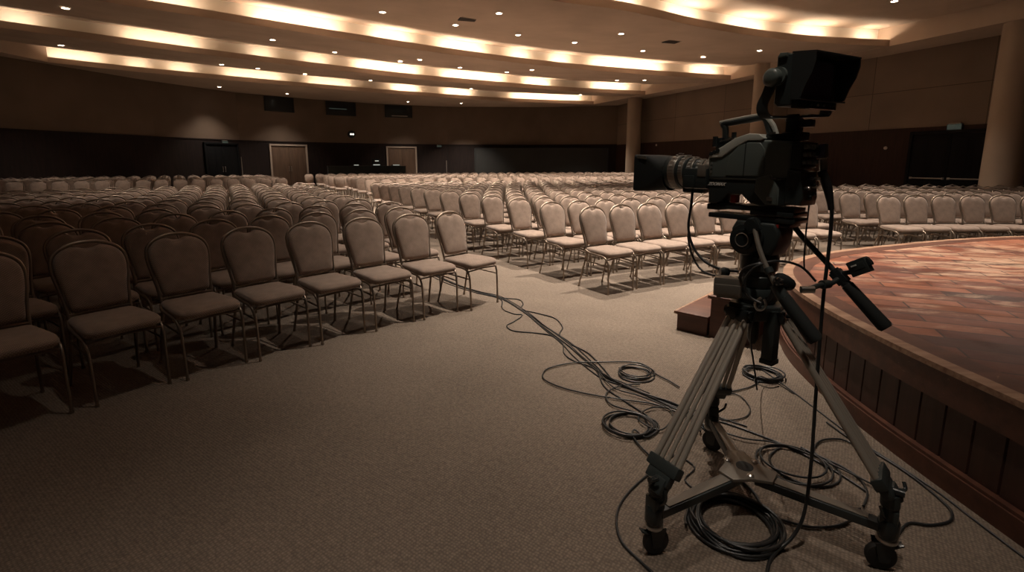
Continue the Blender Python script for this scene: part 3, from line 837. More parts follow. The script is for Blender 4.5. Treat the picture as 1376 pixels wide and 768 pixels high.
for (s, z, lab) in [(0.83, 1.98, 'small pale round wall button left of the dark double door'), (0.09, 2.48, 'small pale box on the right wall beside the far column')]:
    p, rz = on_wall((8.0, 31.5), (14.9, 15.9), s, 0.05)
    q = MB(); q.lathe([(0, 0.06), (0.7, 0.06), (1, 0.045)], (0, 0, 0), (0, -0.04, 0), 20)
    o = q.build('wall_button', M['door_frame'], loc=(p.x, p.y, z)); o.rotation_euler = (0, 0, rz); tag(o, lab, 'wall fitting')

# control desk at the back
t = thing('control_desk', 'long dark covered control desk behind the rear chairs at the back wall', 'desk', (-8.9, 30.9, 0), 0.42)
q = MB(); q.box((0, 0, 1.235), (4.6, 0.9, 0.05), bev=0.01); q.build('desk_top', M['desk'], t)
q = MB()
wv = [(-2.28+4.56*i/60, -0.43+0.012*math.sin(i*1.7)) for i in range(61)]
q.grid([[(x, y, 0.02) for x, y in wv], [(x, -0.43, 1.21) for x, y in wv]]); q.grid([[(-2.28, -0.43, 0.02), (-2.28, 0.43, 0.02)], [(-2.28, -0.43, 1.21), (-2.28, 0.43, 1.21)]])
q.grid([[(2.28, -0.43, 0.02), (2.28, 0.43, 0.02)], [(2.28, -0.43, 1.21), (2.28, 0.43, 1.21)]]); q.build('desk_skirt', M['desk'], t)
for sx in (-2.1, 0, 2.1):
    for sy in (-0.36, 0.36):
        q = MB(); q.box((sx, sy, 0.6), (0.05, 0.05, 1.2)); q.build('leg', M['black_m'], t)
def desk_item(dx, name, lab, w_, h_, tall=False):
    c, s = math.cos(0.42), math.sin(0.42); x, y = -8.9+c*dx, 30.9+s*dx
    tt = thing(name, lab, 'equipment', (x, y, 1.26), 0.42)
    q = MB(); q.box((0, 0, h_/2), (w_, 0.35, h_), bev=0.01); q.build('case', M['black_m'], tt)
    q = MB(); q.box((0, -0.18, h_*0.6), (w_*0.8, 0.01, h_*0.45)); q.build('lit_panel', M['paper'], tt)
    if tall:
        q = MB(); q.box((0, 0.05, h_+0.17), (0.5, 0.12, 0.3), bev=0.02); q.build('monitor', M['black_m'], tt)
        q = MB(); q.box((0.05, -0.015, h_+0.2), (0.22, 0.01, 0.05)); q.build('monitor_light', M['paper'], tt)
desk_item(-0.15-0.5, 'sound_mixer', 'small lit mixer on the left half of the control desk', 0.34, 0.08)
desk_item(0.55, 'control_console', 'lit console with a dark monitor on the control desk', 0.5, 0.1, True)
desk_item(1.75, 'laptop_case', 'bright flat lit device at the right end of the control desk', 0.5, 0.08)
def thin_stand(x, y, h, lab):
    tt = thing('pole_stand', lab, 'stand', (x, y, 0))
    q = MB(); q.cyl((0, 0, 0.02), (0, 0, h), 0.018, seg=10); q.build('pole', M['bar'], tt)
    q = MB(); q.lathe([(0, 0.18), (0.6, 0.18), (1, 0.05)], (0, 0, 0), (0, 0, 0.03), 20); q.build('base', M['black_m'], tt)
thin_stand(-13.9, 25.9, 1.75, 'thin pale pole stand before the dark double door at the left')
thin_stand(-4.5, 34.6, 1.6, 'thin pale pole stand near the back wall right of the desk')

# ------------------------------------------------------------------ tripod with dolly
TC = Vector((0.965, 1.90, 0))
trip = thing('tripod', 'heavy studio tripod with grey metal tube legs carrying the broadcast camera', 'tripod', TC)
FEET = [Vector((0.530, 1.655, 0))-TC, Vector((1.350, 1.585, 0))-TC, Vector((1.020, 2.350, 0))-TC]
TOPZ = 0.875
for fi, F in enumerate(FEET):
    rad = F.normalized(); tan = Vector((-rad.y, rad.x, 0))
    top = rad*0.095 + Vector((0, 0, TOPZ)); bot = F*0.93 + Vector((0, 0, 0.335)); ax = (bot-top)
    lg = MB()
    for o, r, t0, t1 in ((-1, .0115, 0, 1), (1, .0115, 0, 1), (-.52, .0085, 0.10, 1.0), (.52, .0085, 0.10, 1.0), (0, .0085, 0.02, 1)):
        w0, w1 = 0.034, 0.054
        a = top+ax*t0+tan*(o*(w0+(w1-w0)*t0)); b = top+ax*t1+tan*(o*(w0+(w1-w0)*t1))
        lg.cyl(a, b, r, r, 14)
    leg = lg.build('leg', M['tube'], trip)
    # top hinge
    hg = MB(); up = Matrix((tan, rad, Vector((0, 0, 1)))).transposed()
    hg.box(top+Vector((0, 0, 0.0))+rad*0.004, (0.096, 0.034, 0.05), up, 0.006)
    for s in (-1, 1):
        hg.cyl(top+tan*(s*0.02)+Vector((0, 0, 0.006)), top+tan*(s*0.058)+Vector((0, 0, 0.006)), 0.019, seg=16)
    hg.cyl(top+rad*0.016, top+rad*0.034, 0.009, seg=10); hg.build('leg_hinge', M['black_g'], leg)
    # lower clamp with collar
    dirn = ax.normalized(); perp = tan.cross(dirn).normalized()
    rot = Matrix((tan, perp, dirn)).transposed()
    cl = MB(); cl.box(bot-dirn*0.012, (0.140, 0.042, 0.045), rot, 0.008); cl.box(bot+dirn*0.028, (0.105, 0.036, 0.045), rot, 0.008)
    cl.box(bot+dirn*0.055+tan*0.02, (0.05, 0.05, 0.06), rot, 0.008)
    cl.build('leg_clamp', M['black'], leg)
    lv = MB(); lv.tube(smooth_path([bot+dirn*0.02+rad*0.03, bot+dirn*0.02+rad*0.055+tan*0.015, bot+dirn*0.0+rad*0.06+tan*0.035], 4), 0.006, 8)
    lv.cyl(bot+dirn*0.03+rad*0.015, bot+dirn*0.03+rad*0.05, 0.013, seg=12); lv.build('clamp_knob', M['black_g'], leg)
    # foot going down into the dolly
    ft = MB(); joint = F + Vector((0, 0, 0.20))
    ft.lathe([(0, .027), (.2, .030), (.45, .030), (.5, .024), (.8, .024), (1, .028)], bot+dirn*0.05, joint+Vector((0, 0, 0.0)), 18)
    ft.box(joint+rad*(-0.002)+Vector((0, 0, .012)), (0.05, 0.055, 0.06), up, 0.008); ft.build('foot', M['black'], leg)
    hk = MB(); hk.tube(smooth_path([joint+tan*0.028+Vector((0, 0, .02)), joint+tan*0.05+Vector((0, 0, .05)), joint+tan*0.045+Vector((0, 0, .09))], 4), 0.006, 8)
    hk.build('foot_latch', M['black_g'], leg); hk = MB()
    hk.tube(smooth_path([joint-tan*0.028-rad*0.01+Vector((0, 0, .01)), joint-tan*0.05-rad*0.02+Vector((0, 0, .035)), joint-tan*0.055-rad*0.03+Vector((0, 0, .065))], 4), 0.0055, 8)
    hk.build('foot_latch', M['black_g'], leg)
# crown / spider
q = MB(); hexa = []
for k in range(3):
    r_ = FEET[k].normalized(); tn = Vector((-r_.y, r_.x, 0))
    ps = sorted([r_*0.10 - tn*0.05, r_*0.10 + tn*0.05], key=lambda v: 0)
    hexa += [r_*0.098 - tn*0.048, r_*0.098 + tn*0.048]
hexa.sort(key=lambda v: math.atan2(v.y, v.x))
q.prism([(p.x, p.y) for p in hexa], TOPZ-0.018, TOPZ+0.040, 'z', bev=0.006); q.build('crown', M['black'], trip)
# pale worn boxy bracket of the crown facing the viewer
r_ = Vector((-0.45, -0.89, 0)).normalized(); tn = Vector((-r_.y, r_.x, 0)); up = Matrix((tn, r_, Vector((0, 0, 1)))).transposed()
q = MB(); bb = Vector((-0.135, -0.045, 0.985)); q.box(bb, (0.100, 0.060, 0.075), up, 0.010)
q.box(bb+r_*0.031-Vector((0, 0, .008)), (0.092, 0.010, 0.040), up, 0.004); q.box(bb-r_*0.035-Vector((0, 0, .030)), (0.08, 0.09, 0.035), up, 0.006); q.build('bowl_bracket', M['spreader'], trip)
q = MB(); q.lathe([(0, .062), (.3, .075), (.75, .078), (1, .070)], (0, 0, .905), (0, 0, .975), 32); q.build('bowl', M['black'], trip)
q = MB(); q.lathe([(0, .012), (.2, .022), (.8, .022), (1, .014)], (0, 0, .74), (0, 0, .86), 20); q.build('bowl_clamp_handle', M['black'], trip)

dolly = thing('tripod_dolly', 'black three-armed rolling dolly under the tripod', 'dolly', TC)
DC = Vector((0.980, 1.905, 0))-TC
# hub plate
q = MB(); hub = []
F3 = FEET
for k in range(3):
    r_ = (F3[k]-DC).normalized(); tn = Vector((-r_.y, r_.x, 0))
    hub += [(r_*0.118-tn*0.036), (r_*0.118+tn*0.036)]
hub = [h_ + DC for h_ in hub]; hub.sort(key=lambda v: math.atan2(v.y-DC.y, v.x-DC.x))
out = []
for i in range(6):
    a, b = hub[i], hub[(i+1) % 6]; out.append(a)
    if (a-b).length > 0.09: out.append((a+b)/2*0.86 + DC*0.14)
q.prism([(p.x, p.y) for p in out], 0.178, 0.192, 'z', bev=0.003); hubo = q.build('hub_plate', M['spreader'], dolly)
q = MB(); q.lathe([(0, .034), (1, .034)], (DC.x, DC.y, .172), (DC.x, DC.y, .1945), 28); q.build('hub_hole', M['black_m'], hubo)
for k in range(3):
    r_ = (F3[k]-DC).normalized(); tn = Vector((-r_.y, r_.x, 0)); p = DC - r_*0.066
    q = MB(); q.lathe([(0, .013), (.6, .013), (1, .007)], (p.x, p.y, .19), (p.x, p.y, .201), 14); q.build('hub_bolt', M['steel'], hubo)
for k in range(3):
    v = F3[k]-DC; L = v.length; r_ = v.normalized(); ang = math.atan2(r_.y, r_.x)
    q = MB(); mt = Matrix.Translation(DC) @ Matrix.Rotation(ang, 4, 'Z')
    for part, w_, z0, z1 in (('top', .025, .150, .186),):
        pts = [(0.05, -.030), (0.14, -.030), (L-0.01, -.021), (L-0.01, .021), (0.14, .030), (0.05, .030)]
        bmv = []
        q.prism(pts, 0.145, 0.1775, 'z', M4=mt, bev=0.003)
    arm = q.build('arm', M['black'], dolly)
    q = MB(); q.prism([(0.10, -.024), (L-0.06, -.016), (L-0.06, .016), (0.10, .024)], 0.178, 0.182, 'z', M4=mt); q.build('arm_top', M['spreader'], arm)
    F = F3[k]
    q = MB(); q.lathe([(0, .030), (.15, .034), (.85, .034), (1, .028)], (F.x, F.y, .128), (F.x, F.y, .200), 24)
    q.build('socket', M['black_g'], arm)
    # caster
    side = [0.25, 2.9, -0.8][k]
    cd = Vector((math.cos(side), math.sin(side), 0)); cw = Vector((-cd.y, cd.x, 0)); wc = F + cd*0.012 + Vector((0, 0, .050))
    q = MB(); q.lathe([(0, .028), (.3, .034), (.7, .034), (1, .030)], (F.x, F.y, .108), (F.x, F.y, .130), 24); cs = q.build('caster', M['steel'], dolly)
    q = MB(); q.lathe([(0, .040), (.1, .048), (.3, .0505), (.7, .0505), (.9, .048), (1, .040)], wc-cw*.016, wc+cw*.016, 32); q.build('wheel', M['rubber'], cs)
    q = MB(); q.lathe([(0, .02), (1, .02)], wc-cw*.019, wc+cw*.019, 16)
    for s in (-1, 1):
        f3 = Matrix((cd, cw, Vector((0, 0, 1)))).transposed().to_4x4(); f3.translation = wc
        q.prism([(-.022, -.012), (.012, -.016), (.030, .060), (-.034, .062)], s*.020-.0022, s*.020+.0022, 'y', M4=f3)
    q.build('fork', M['black_g'], cs)
    q = MB(); f3 = Matrix((cd, cw, Vector((0, 0, 1)))).transposed()
    q.box(wc-cd*0.045+Vector((0, 0, .045)), (0.045, .026, .006), f3 @ Matrix.Rotation(0.5, 3, 'Y'), 0.002); q.build('brake_pedal', M['black_g'], cs)

# ------------------------------------------------------------------ fluid head (local x = lens direction, y = towards the viewer's side)
HA = math.radians(180-54)
head = thing('fluid_head', 'black fluid pan and tilt head with two grip bars below the camera', 'tripod head', TC, HA)
q = MB(); q.lathe([(0, .060), (.08, .066), (.3, .066), (.34, .060), (.42, .060), (.46, .068), (.8, .070), (1, .060)], (0, 0, .975), (0, 0, 1.125), 40); q.build('pan_base', M['black'], head)
q = MB(); q.prism([(-.070, 1.11), (.070, 1.11), (.088, 1.150), (.092, 1.20), (.075, 1.232), (-.075, 1.232), (-.092, 1.20), (-.088, 1.150)], -.060, .060, 'y', bev=0.012)
hb = q.build('tilt_housing', M['black'], head)
q = MB(); q.lathe([(0, .062), (.4, .062), (.55, .056), (.75, .056), (.8, .040), (1, .038)], (0.02, .055, 1.165), (0.02, .105, 1.165), 36); q.build('tilt_drum', M['black_g'], hb)
q = MB(); q.tube([Vector((0.02+.025*math.cos(a), .1055, 1.165+.025*math.sin(a))) for a in [2*PI*i/32 for i in range(32)]], 0.0018, 6, closed=True); q.build('drum_ring', M['steel'], hb)
q = MB(); q.lathe([(0, .062), (.4, .062), (1, .045)], (0.02, -.055, 1.165), (0.02, -.10, 1.165), 36); q.build('tilt_drum', M['black_g'], hb)
q = MB(); q.box((0.03, 0, 1.243), (.34, .105, .020), bev=0.005); q.box((-0.02, 0, 1.228), (.2, .09, .02), bev=0.004); q.build('slide_plate', M['black_g'], head)
q = MB(); q.box((-.04, .048, 1.222), (.09, .010, .012)); q.build('red_strip', M['red'], head)
q = MB(); q.lathe([(0, .016), (.6, .02), (1, .014)], (.095, .05, 1.02), (.115, .075, 1.02), 16); q.build('drag_knob', M['black_g'], head)
q = MB(); q.lathe([(0, .012), (1, .012)], (-.03, .066, 1.09), (-.03, .085, 1.09), 12); q.build('drag_knob', M['black_g'], head)

def W2L(p):   # world -> head-local (rotation only about TC)
    v = Vector(p) - TC; c, s = math.cos(-HA), math.sin(-HA); return Vector((v.x*c - v.y*s, v.x*s + v.y*c, v.z))
# far pan bar (towards the stage)
V1 = -0.13
b1 = smooth_path([(0.005, -.11, 1.235), (-.035, -.13, 1.225), (-.095, -.142, 1.160), (-.16, -.148, 1.098), (-.225, -.15, 1.036)], 6)
q = MB(); q.tube(b1, .0105, 12); bar1 = q.build('pan_bar', M['black'], head)
q = MB(); a = Vector((-.225, -.15, 1.036)); b = Vector((-.392, -.15, .878)); 
q.lathe([(0, .016), (.03, .021), (.95, .0245), (1, .019)], a+(b-a)*0.16, b, 20); q.build('foam_grip', M['grip'], bar1)
q = MB(); q.cyl(a+(b-a)*(-.12), a+(b-a)*.20, .0185, seg=16); q.box(a+(b-a)*.02, (.055, .035, .04), Matrix.Rotation(-0.75, 3, 'Y'), .005); q.build('bar_clamp', M['black_g'], bar1)
q = MB(); q.lathe([(0, .03), (.5, .034), (1, .028)], (0.01, -.095, 1.225), (0.01, -.122, 1.225), 20); q.build('rosette', M['black_g'], bar1)
# zoom demand on the bar
zc = Vector((-.290, -.145, 1.083))
q = MB(); Rz = Matrix.Rotation(0.55, 3, 'Y'); q.box(zc, (.062, .040, .056), Rz, .004); q.box(zc+Vector((.0, .018, .004)), (.045, .008, .024), Rz, .002)
zo = q.build('zoom_demand', M['black'], head)
q = MB(); q.cyl(zc+Vector((-.01, 0, .018)), zc+Vector((-.025, .0, .034)), .009, seg=12); q.box(zc+Vector((-.026, 0, .018)), (.02, .026, .02), Rz, .003); q.build('thumb_rocker', M['black_g'], zo)
q = MB(); q.box(zc+Vector((.012, .0235, .004)), (.018, .003, .005), Rz); q.build('white_mark', M['white'], zo)
q = MB(); q.cyl(zc-Vector((0, 0, .015)), a+Vector((-.005, 0, .01)), .009, seg=12); q.build('mount_arm', M['black_g'], zo)
# near pan bar
b2 = smooth_path([(-0.02, .105, 1.232), (-.060, .125, 1.145), (-.105, .135, 1.070), (-.150, .14, 1.005)], 6)
q = MB(); q.tube(b2, .0085, 12); bar2 = q.build('pan_bar', M['lens_ring'], head)
q = MB(); q.lathe([(0, .024), (.5, .030), (1, .022)], (-.015, .08, 1.225), (-.015, .118, 1.225), 20); q.box((-.02, .107, 1.222), (.05, .02, .05), Matrix.Rotation(0.5, 3, 'Y'), .006); q.build('rosette', M['black_g'], bar2)
a = Vector((-.165, .14, .992)); b = Vector((-.287, .14, .862))
q = MB(); q.lathe([(0, .016), (.04, .0215), (.93, .026), (1, .020)], a, b, 20); q.build('foam_grip', M['grip'], bar2)
q = MB(); q.cyl((-.135, .14, 1.028), (-.170, .14, .985), .021, seg=18); q.cyl((-.10, .135, 1.080), (-.112, .137, 1.064), .016, seg=14); q.build('bar_clamp', M['black'], bar2)
# focus demand: knurled body with steel collar on the near bar
q = MB(); fc = Vector((-.155, .12, 1.035))
q.lathe([(0, .017), (.15, .022), (.5, .025), (.85, .022), (1, .017)], fc+Vector((0.015, .026, .022)), fc+Vector((-.02, -.02, -.012)), 20)
q.lathe([(0, .014), (1, .014)], fc+Vector((.0, .03, .01)), fc+Vector((.0, .045, .01)), 14); fo = q.build('focus_demand', M['black_g'], head)
q = MB(); q.lathe([(0, .0125), (1, .0125)], fc+Vector((-.045, -.03, -.02)), fc+Vector((-.075, -.06, -.018)), 14); q.build('steel_sleeve', M['steel'], fo); q = MB()
q.cyl(fc+Vector((0, .031, .01)), fc+Vector((0, .044, .01)), .0135, seg=16)
for kk in range(5):
    an = kk*2*PI/5; q.cyl(fc+Vector((.012*math.cos(an), .031, .01+.012*math.sin(an))), fc+Vector((.012*math.cos(an), .047, .01+.012*math.sin(an))), .003, seg=6)
q.build('steel_collar', M['steel'], fo)
q = MB(); q.tube(smooth_path([fc+Vector((-.06, -.05, -.02)), Vector((-.215, -.02, 1.018)), Vector((-.222, -.10, 1.015)), Vector((-.228, -.145, 1.030))], 5), .0095, 10)
q.lathe([(0, .016), (1, .016)], (-.216, -.035, 1.018), (-.222, -.075, 1.016), 14); q.build('link_arm', M['black'], fo)
# looped control cables round the demand
q = MB(); q.tube(smooth_path([(-.20, -.02, 1.03), (-.165, .03, 1.085), (-.12, .10, 1.105), (-.07, .15, 1.085), (-.04, .17, 1.03), (-.06, .17, .975), (-.10, .16, .955)], 6), .0045, 8)
q.tube(smooth_path([(-.11, .10, 1.103), (-.06, .14, 1.088), (-.02, .15, 1.06), (0.0, .13, 1.01), (-.01, .10, .96), (-.05, .08, .93), (-.09, .09, .95), (-.12, .12, 1.0)], 6), .006, 8)
q.tube(smooth_path([(-.10, .12, .97), (-.07, .13, .90), (-.06, .13, .80), (-.075, .12, .70), (-.085, .10, .60)], 6), .0032, 6)
q.build('control_cable', M['cable'], head)
q = MB(); q.tube(smooth_path([(-.090, .14, .970), (-.074, .15, .948), (-.080, .145, .925), (-.096, .14, .925), (-.106, .135, .945), (-.10, .137, .965)], 4), .0045, 8); q.build('bright_ring', M['steel'], head)
q = MB(); q.box((-.085, .03, .80), (.045, .05, .20), bev=.008); q.box((-.085, .03, .70), (.05, .055, .02), bev=.004); q.build('battery_pack', M['black'], head)

# ------------------------------------------------------------------ broadcast camera
bc = thing('broadcast_camera', 'black broadcast television camera with zoom lens on the tripod', 'camera', TC, HA)
q = MB()
q.prism([(.205, 1.385), (.212, 1.475), (.195, 1.492), (.150, 1.512), (.100, 1.542), (.045, 1.556), (.012, 1.552), (-.012, 1.534), (-.095, 1.528), (-.112, 1.515), (-.112, 1.40), (-.07, 1.385)], -.062, .062, 'y', bev=.010)
body = q.build('body', M['body'], bc)
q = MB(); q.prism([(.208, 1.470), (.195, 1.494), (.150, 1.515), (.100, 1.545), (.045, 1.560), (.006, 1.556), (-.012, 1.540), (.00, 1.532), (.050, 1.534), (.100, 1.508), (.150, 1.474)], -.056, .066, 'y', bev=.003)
q.build('top_shell', M['body_top'], body)  # highlight along the upper shell is put into its pale colour
q = MB(); q.prism([(.200, 1.292), (.206, 1.392), (-.108, 1.392), (-.108, 1.300), (-.02, 1.292), (.025, 1.300), (.062, 1.332), (.118, 1.332), (.150, 1.300), (.17, 1.290)], -.058, .059, 'y', bev=.006)
q.build('lower_body', M['body_dark'], body)
q = MB(); q.prism([(.130, 1.402), (.118, 1.478), (.085, 1.515), (.045, 1.527), (.0, 1.524), (-.018, 1.50), (-.022, 1.42), (-.005, 1.402)], .058, .0665, 'y', bev=.003); q.build('side_cover', M['body'], body)
q = MB(); q.prism([(.058, 1.402), (.054, 1.402), (.052, 1.528), (.056, 1.528)], .064, .0672, 'y'); q.prism([(.20, 1.3935), (-.1, 1.3935), (-.1, 1.398), (.20, 1.398)], .058, .0640, 'y'); q.build('panel_seam', M['black_m'], body)
q = MB(); q.prism([(-.035, 1.300), (.008, 1.345), (.005, 1.395), (-.05, 1.410), (-.08, 1.36), (-.08, 1.30)], .05, .068, 'y', bev=.004); q.build('side_bulge', M['body'], body)
q = MB(); q.box((-.052, .069, 1.322), (.020, .004, .014), bev=.001); q.box((-.06, .066, 1.395), (.018, .006, .006)); q.build('badge', M['steel'], body)
q = MB(); q.box((.185, .0655, 1.478), (.034, .004, .004), Matrix.Rotation(-0.06, 3, 'Y')); q.build('white_line', M['white'], body)
for k in range(3):
    q = MB(); q.lathe([(0, .009), (1, .008)], (.196-.014*k, .060, 1.487+.006*k), (.196-.014*k, .069, 1.487+.006*k), 12); q.build('control_knob', M['black_g'], body)
# rear: connector panels
q = MB(); q.box((-.128, 0.002, 1.478), (.035, .122, .090), bev=.004); rp = q.build('rear_panel', M['black_m'], body)
for r_ in range(3):
    for c_ in range(4):
        q = MB(); y0 = -.042+.028*c_; z0 = 1.506-.026*r_
        q.lathe([(0, .0085), (.6, .0085), (1, .006)], (-.145, y0, z0), (-.157, y0, z0), 12); q.build('panel_knob', M['body'], rp)
q = MB(); q.box((-.148, .002, 1.436), (.004, .1, .003)); q.build('panel_edge', M['steel'], rp)
q = MB(); q.prism([(-.10, 1.305), (-.158, 1.302), (-.162, 1.330), (-.150, 1.42), (-.10, 1.43)], -.056, .062, 'y', bev=.006); ra = q.build('rear_adapter', M['black'], body)
rr = random.Random(3)
for k in range(9):
    y0 = rr.uniform(-.04, .045); z0 = rr.uniform(1.32, 1.41)
    q = MB(); q.lathe([(0, .007), (.7, .007), (1, .004)], (-.155, y0, z0), (-.172, y0, z0), 10); q.build('socket', M['steel'] if k % 3 == 0 else M['black_g'], ra)
# top deck bits
q = MB(); q.box((-.055, 0, 1.545), (.10, .085, .022), bev=.005); q.box((.16, 0.01, 1.522), (.07, .07, .022), Matrix.Rotation(.25, 3, 'Y'), .004); q.box((.185, .03, 1.535), (.03, .02, .03), bev=.004)
q.cyl((.195, .045, 1.515), (.195, .045, 1.555), .010, seg=12); q.cyl((.12, .04, 1.545), (.12, .04, 1.568), .009, seg=12); q.build('top_controls', M['black_g'], body)
q = MB(); q.box((.15, .045, 1.541), (.05, .006, .004), Matrix.Rotation(.25, 3, 'Y')); q.box((-.03, .045, 1.558), (.02, .01, .008)); q.build('bright_switches', M['steel'], body)
# carrying handle
q = MB(); q.tube(smooth_path([(.180, .0, 1.530), (.182, 0, 1.585), (.190, 0, 1.604), (.15, 0, 1.609), (.08, 0, 1.616), (.036, 0, 1.620), (.020, 0, 1.610), (.005, 0, 1.575), (-.008, 0, 1.545)], 5), [.013]*41, 12, flat=(1.0, 1.0))
hd = q.build('handle', M['black'], bc)
q = MB(); q.tube(smooth_path([(.205, 0, 1.612), (.15, 0, 1.619), (.08, 0, 1.627), (.030, 0, 1.630)], 5), .007, 8, flat=(1.0, 1.6)); q.build('handle_cap', M['body_top'], hd)
q = MB(); q.tube(smooth_path([(.028, .004, 1.628), (-.010, .006, 1.590), (-.030, .008, 1.545)], 5), .009, 8); q.build('handle_strut', M['body_top'], hd)
# lens
lens = MB()
lens.lathe([(0, .050), (.10, .050), (.12, .044), (.24, .044), (.26, .050), (.45, .054), (.47, .062), (.58, .064), (.60, .070), (.82, .072), (1, .072)], (.205, 0, 1.418), (.455, 0, 1.408), 48)
ln = lens.build('lens', M['black'], bc)
for t0, t1, r in ((.02, .16, .052), (.20, .30, .0495), (.34, .45, .0575), (.50, .60, .0655), (.64, .78, .0735)):
    q = MB(); p0 = Vector((.205+.25*t0, 0, 1.418-.01*t0)); p1 = Vector((.205+.25*t1, 0, 1.418-.01*t1)); n = 40
    q.lathe([(0, r-.002), (.1, r), (.9, r), (1, r-.002)], p0, p1, 48)
    for k in range(n):
        a = 2*PI*k/n; q.box((p0+p1)/2+Vector((0, math.cos(a)*r, math.sin(a)*r)), ((p1-p0).length*.7, .0026, .0026), Matrix.Rotation(a, 3, 'X'))
    q.build('lens_ring', M['lens_ring'], ln)
# white scale figures on the zoom and focus rings
for t0, r in ((.40, .0600), (.55, .0680), (.25, .0520), (.71, .0760)):
    q = MB()
    for k in range(7):
        a = math.radians(20+k*16); p = Vector((.205+.25*t0, math.cos(a)*r, 1.416+math.sin(a)*r))
        q.box(p, (.009 if k % 2 else .014, .0012, .003), Matrix.Rotation(a, 3, 'X'))
    q.build('scale_marks', M['white'], ln)
# servo drive under the lens and on the operator side
q = MB(); q.box((.265, .050, 1.388), (.115, .040, .085), bev=.012); q.box((.285, .073, 1.375), (.05, .008, .05), bev=.003); q.build('servo_drive', M['black'], ln)
q = MB(); q.box((.232, .063, 1.420), (.038, .02, .05), bev=.006); q.build('servo_cap', M['lens_ring'], ln)
q = MB(); q.box((.30, 0, 1.340), (.10, .05, .03), bev=.008); q.build('lens_support', M['black'], ln)
# rectangular sunshade
def rrect(w_, h_, r, x, n=6, cz=1.406):
    out = []
    for cx, cz_, a0 in ((w_/2-r, h_/2-r, 0), (-w_/2+r, h_/2-r, 90), (-w_/2+r, -h_/2+r, 180), (w_/2-r, -h_/2+r, 270)):
        for k in range(n+1):
            a = math.radians(a0+90*k/n); out.append(Vector((x, cx+r*math.cos(a), cz+cz_+r*math.sin(a))))
    return out
q = MB()
q.rings([rrect(.15, .15, .070, .420), rrect(.152, .152, .060, .450), rrect(.178, .158, .022, .490), rrect(.190, .165, .014, .562), rrect(.184, .159, .012, .562), rrect(.170, .150, .016, .50), rrect(.13, .13, .055, .462)], cap0=False, cap1=False)
hood = q.build('lens_hood', M['black_m'], ln)
q = MB(); q.lathe([(0, .060), (.5, .050), (1, .02)], (.455, 0, 1.408), (.472, 0, 1.408), 36); q.build('front_glass', M['glass'], ln)
q = MB(); q.box((.52, .095, 1.476), (.05, .003, .012), Matrix.Rotation(-0.1, 3, 'Y')); q.build('hood_highlight', M['spreader'], hood)  # pale strip painted as the light on the hood's top corner
# lettering on the body side
def text3(s, size, loc, rot, m, parent, name='lettering', shear=0.0):
    c = bpy.data.curves.new(name, 'FONT'); c.body = s; c.size = size; c.extrude = 0.0006; c.align_x = 'CENTER'; c.align_y = 'CENTER'; c.shear = shear; c.offset = 0.0006
    tmp = bpy.data.objects.new(name, c); COL.objects.link(tmp)
    me = bpy.data.meshes.new_from_object(tmp); bpy.data.objects.remove(tmp)
    me.materials.clear(); me.materials.append(m)
    o = bpy.data.objects.new(name, me); COL.objects.link(o); o.parent = parent; o.location = loc; o.rotation_euler = rot
    return o
text3('ZOOMAX', .0165, (.168, .0612, 1.368), (PI/2, 0, PI), M['white'], body, shear=0.5)
for k, ch in enumerate('CHD'):
    text3(ch, .012, (.192, .0645, 1.449-.016*k), (PI/2, -0.3, PI), M['bar'], body, 'side_mark')
# camera plate
q = MB(); q.box((.035, 0, 1.281), (.335, .090, .022), bev=.005); q.box((.18, 0, 1.276), (.06, .10, .024), bev=.004); pl = q.build('mounting_plate', M['black'], bc)
q = MB(); q.box((-.055, 0, 1.266), (.16, .11, .018), bev=.004); q.build('rear_rail', M['black_g'], pl)
q = MB(); q.box((.102, .030, 1.312), (.022, .03, .030), bev=.002); q.build('red_lever', M['red'], pl)
# viewfinder mount post on the body
q = MB(); q.box((-.085, 0, 1.572), (.040, .052, .075), bev=.005); q.box((-.105, 0, 1.588), (.085, .035, .026), bev=.004); q.box((-.09, 0, 1.545), (.07, .07, .03), bev=.005)
q.cyl((-.075, 0, 1.60), (-.075, 0, 1.622), .022, seg=20); q.build('viewfinder_post', M['black'], bc)
# cable connector + strain relief at the rear far corner
q = MB(); q.box((-.160, -.062, 1.492), (.030, .030, .050), Matrix.Rotation(.1, 3, 'Y'), .004); q.box((-.135, -.045, 1.49), (.05, .03, .03), bev=.003); cn = q.build('connector_block', M['black'], bc)
q = MB(); q.box((-.160, -.046, 1.494), (.028, .004, .046), Matrix.Rotation(.1, 3, 'Y')); q.build('violet_label', M['purple'], cn)
q = MB(); q.lathe([(0, .011), (.2, .013), (1, .0125)], (-.165, -.062, 1.466), (-.170, -.062, 1.425), 18); q.build('steel_plug', M['steel'], cn)

# ---- viewfinder (own frame: x forward, so -x faces the operator)
VA = math.radians(180-62)
vf = bpy.data.objects.new('viewfinder', None); COL.objects.link(vf); vf.parent = bc; vf.rotation_euler = (0, 0, VA-HA)
tag(vf, 'black studio viewfinder monitor with an open sunshade')
q = MB(); q.prism([(-.086, 1.652), (-.086, 1.808), (-.098, 1.815), (-.146, 1.806), (-.152, 1.640), (-.10, 1.640)], -.121, .121, 'y', bev=.006); hs = q.build('monitor_housing', M['black'], vf)
q = MB(); q.box((-.155, 0, 1.645), (.022, .225, .026), bev=.004); q.build('button_bezel', M['black_g'], hs)
for k in range(5):
    q = MB(); q.cyl((-.165, -.07+.035*k, 1.645), (-.170, -.07+.035*k, 1.645), .004, seg=10); q.build('button', M['bar'] if k in (1, 2) else M['black_m'], hs)
q = MB(); q.box((-.1530, 0, 1.728), (.004, .190, .125)); q.build('screen', M['purple'], hs)
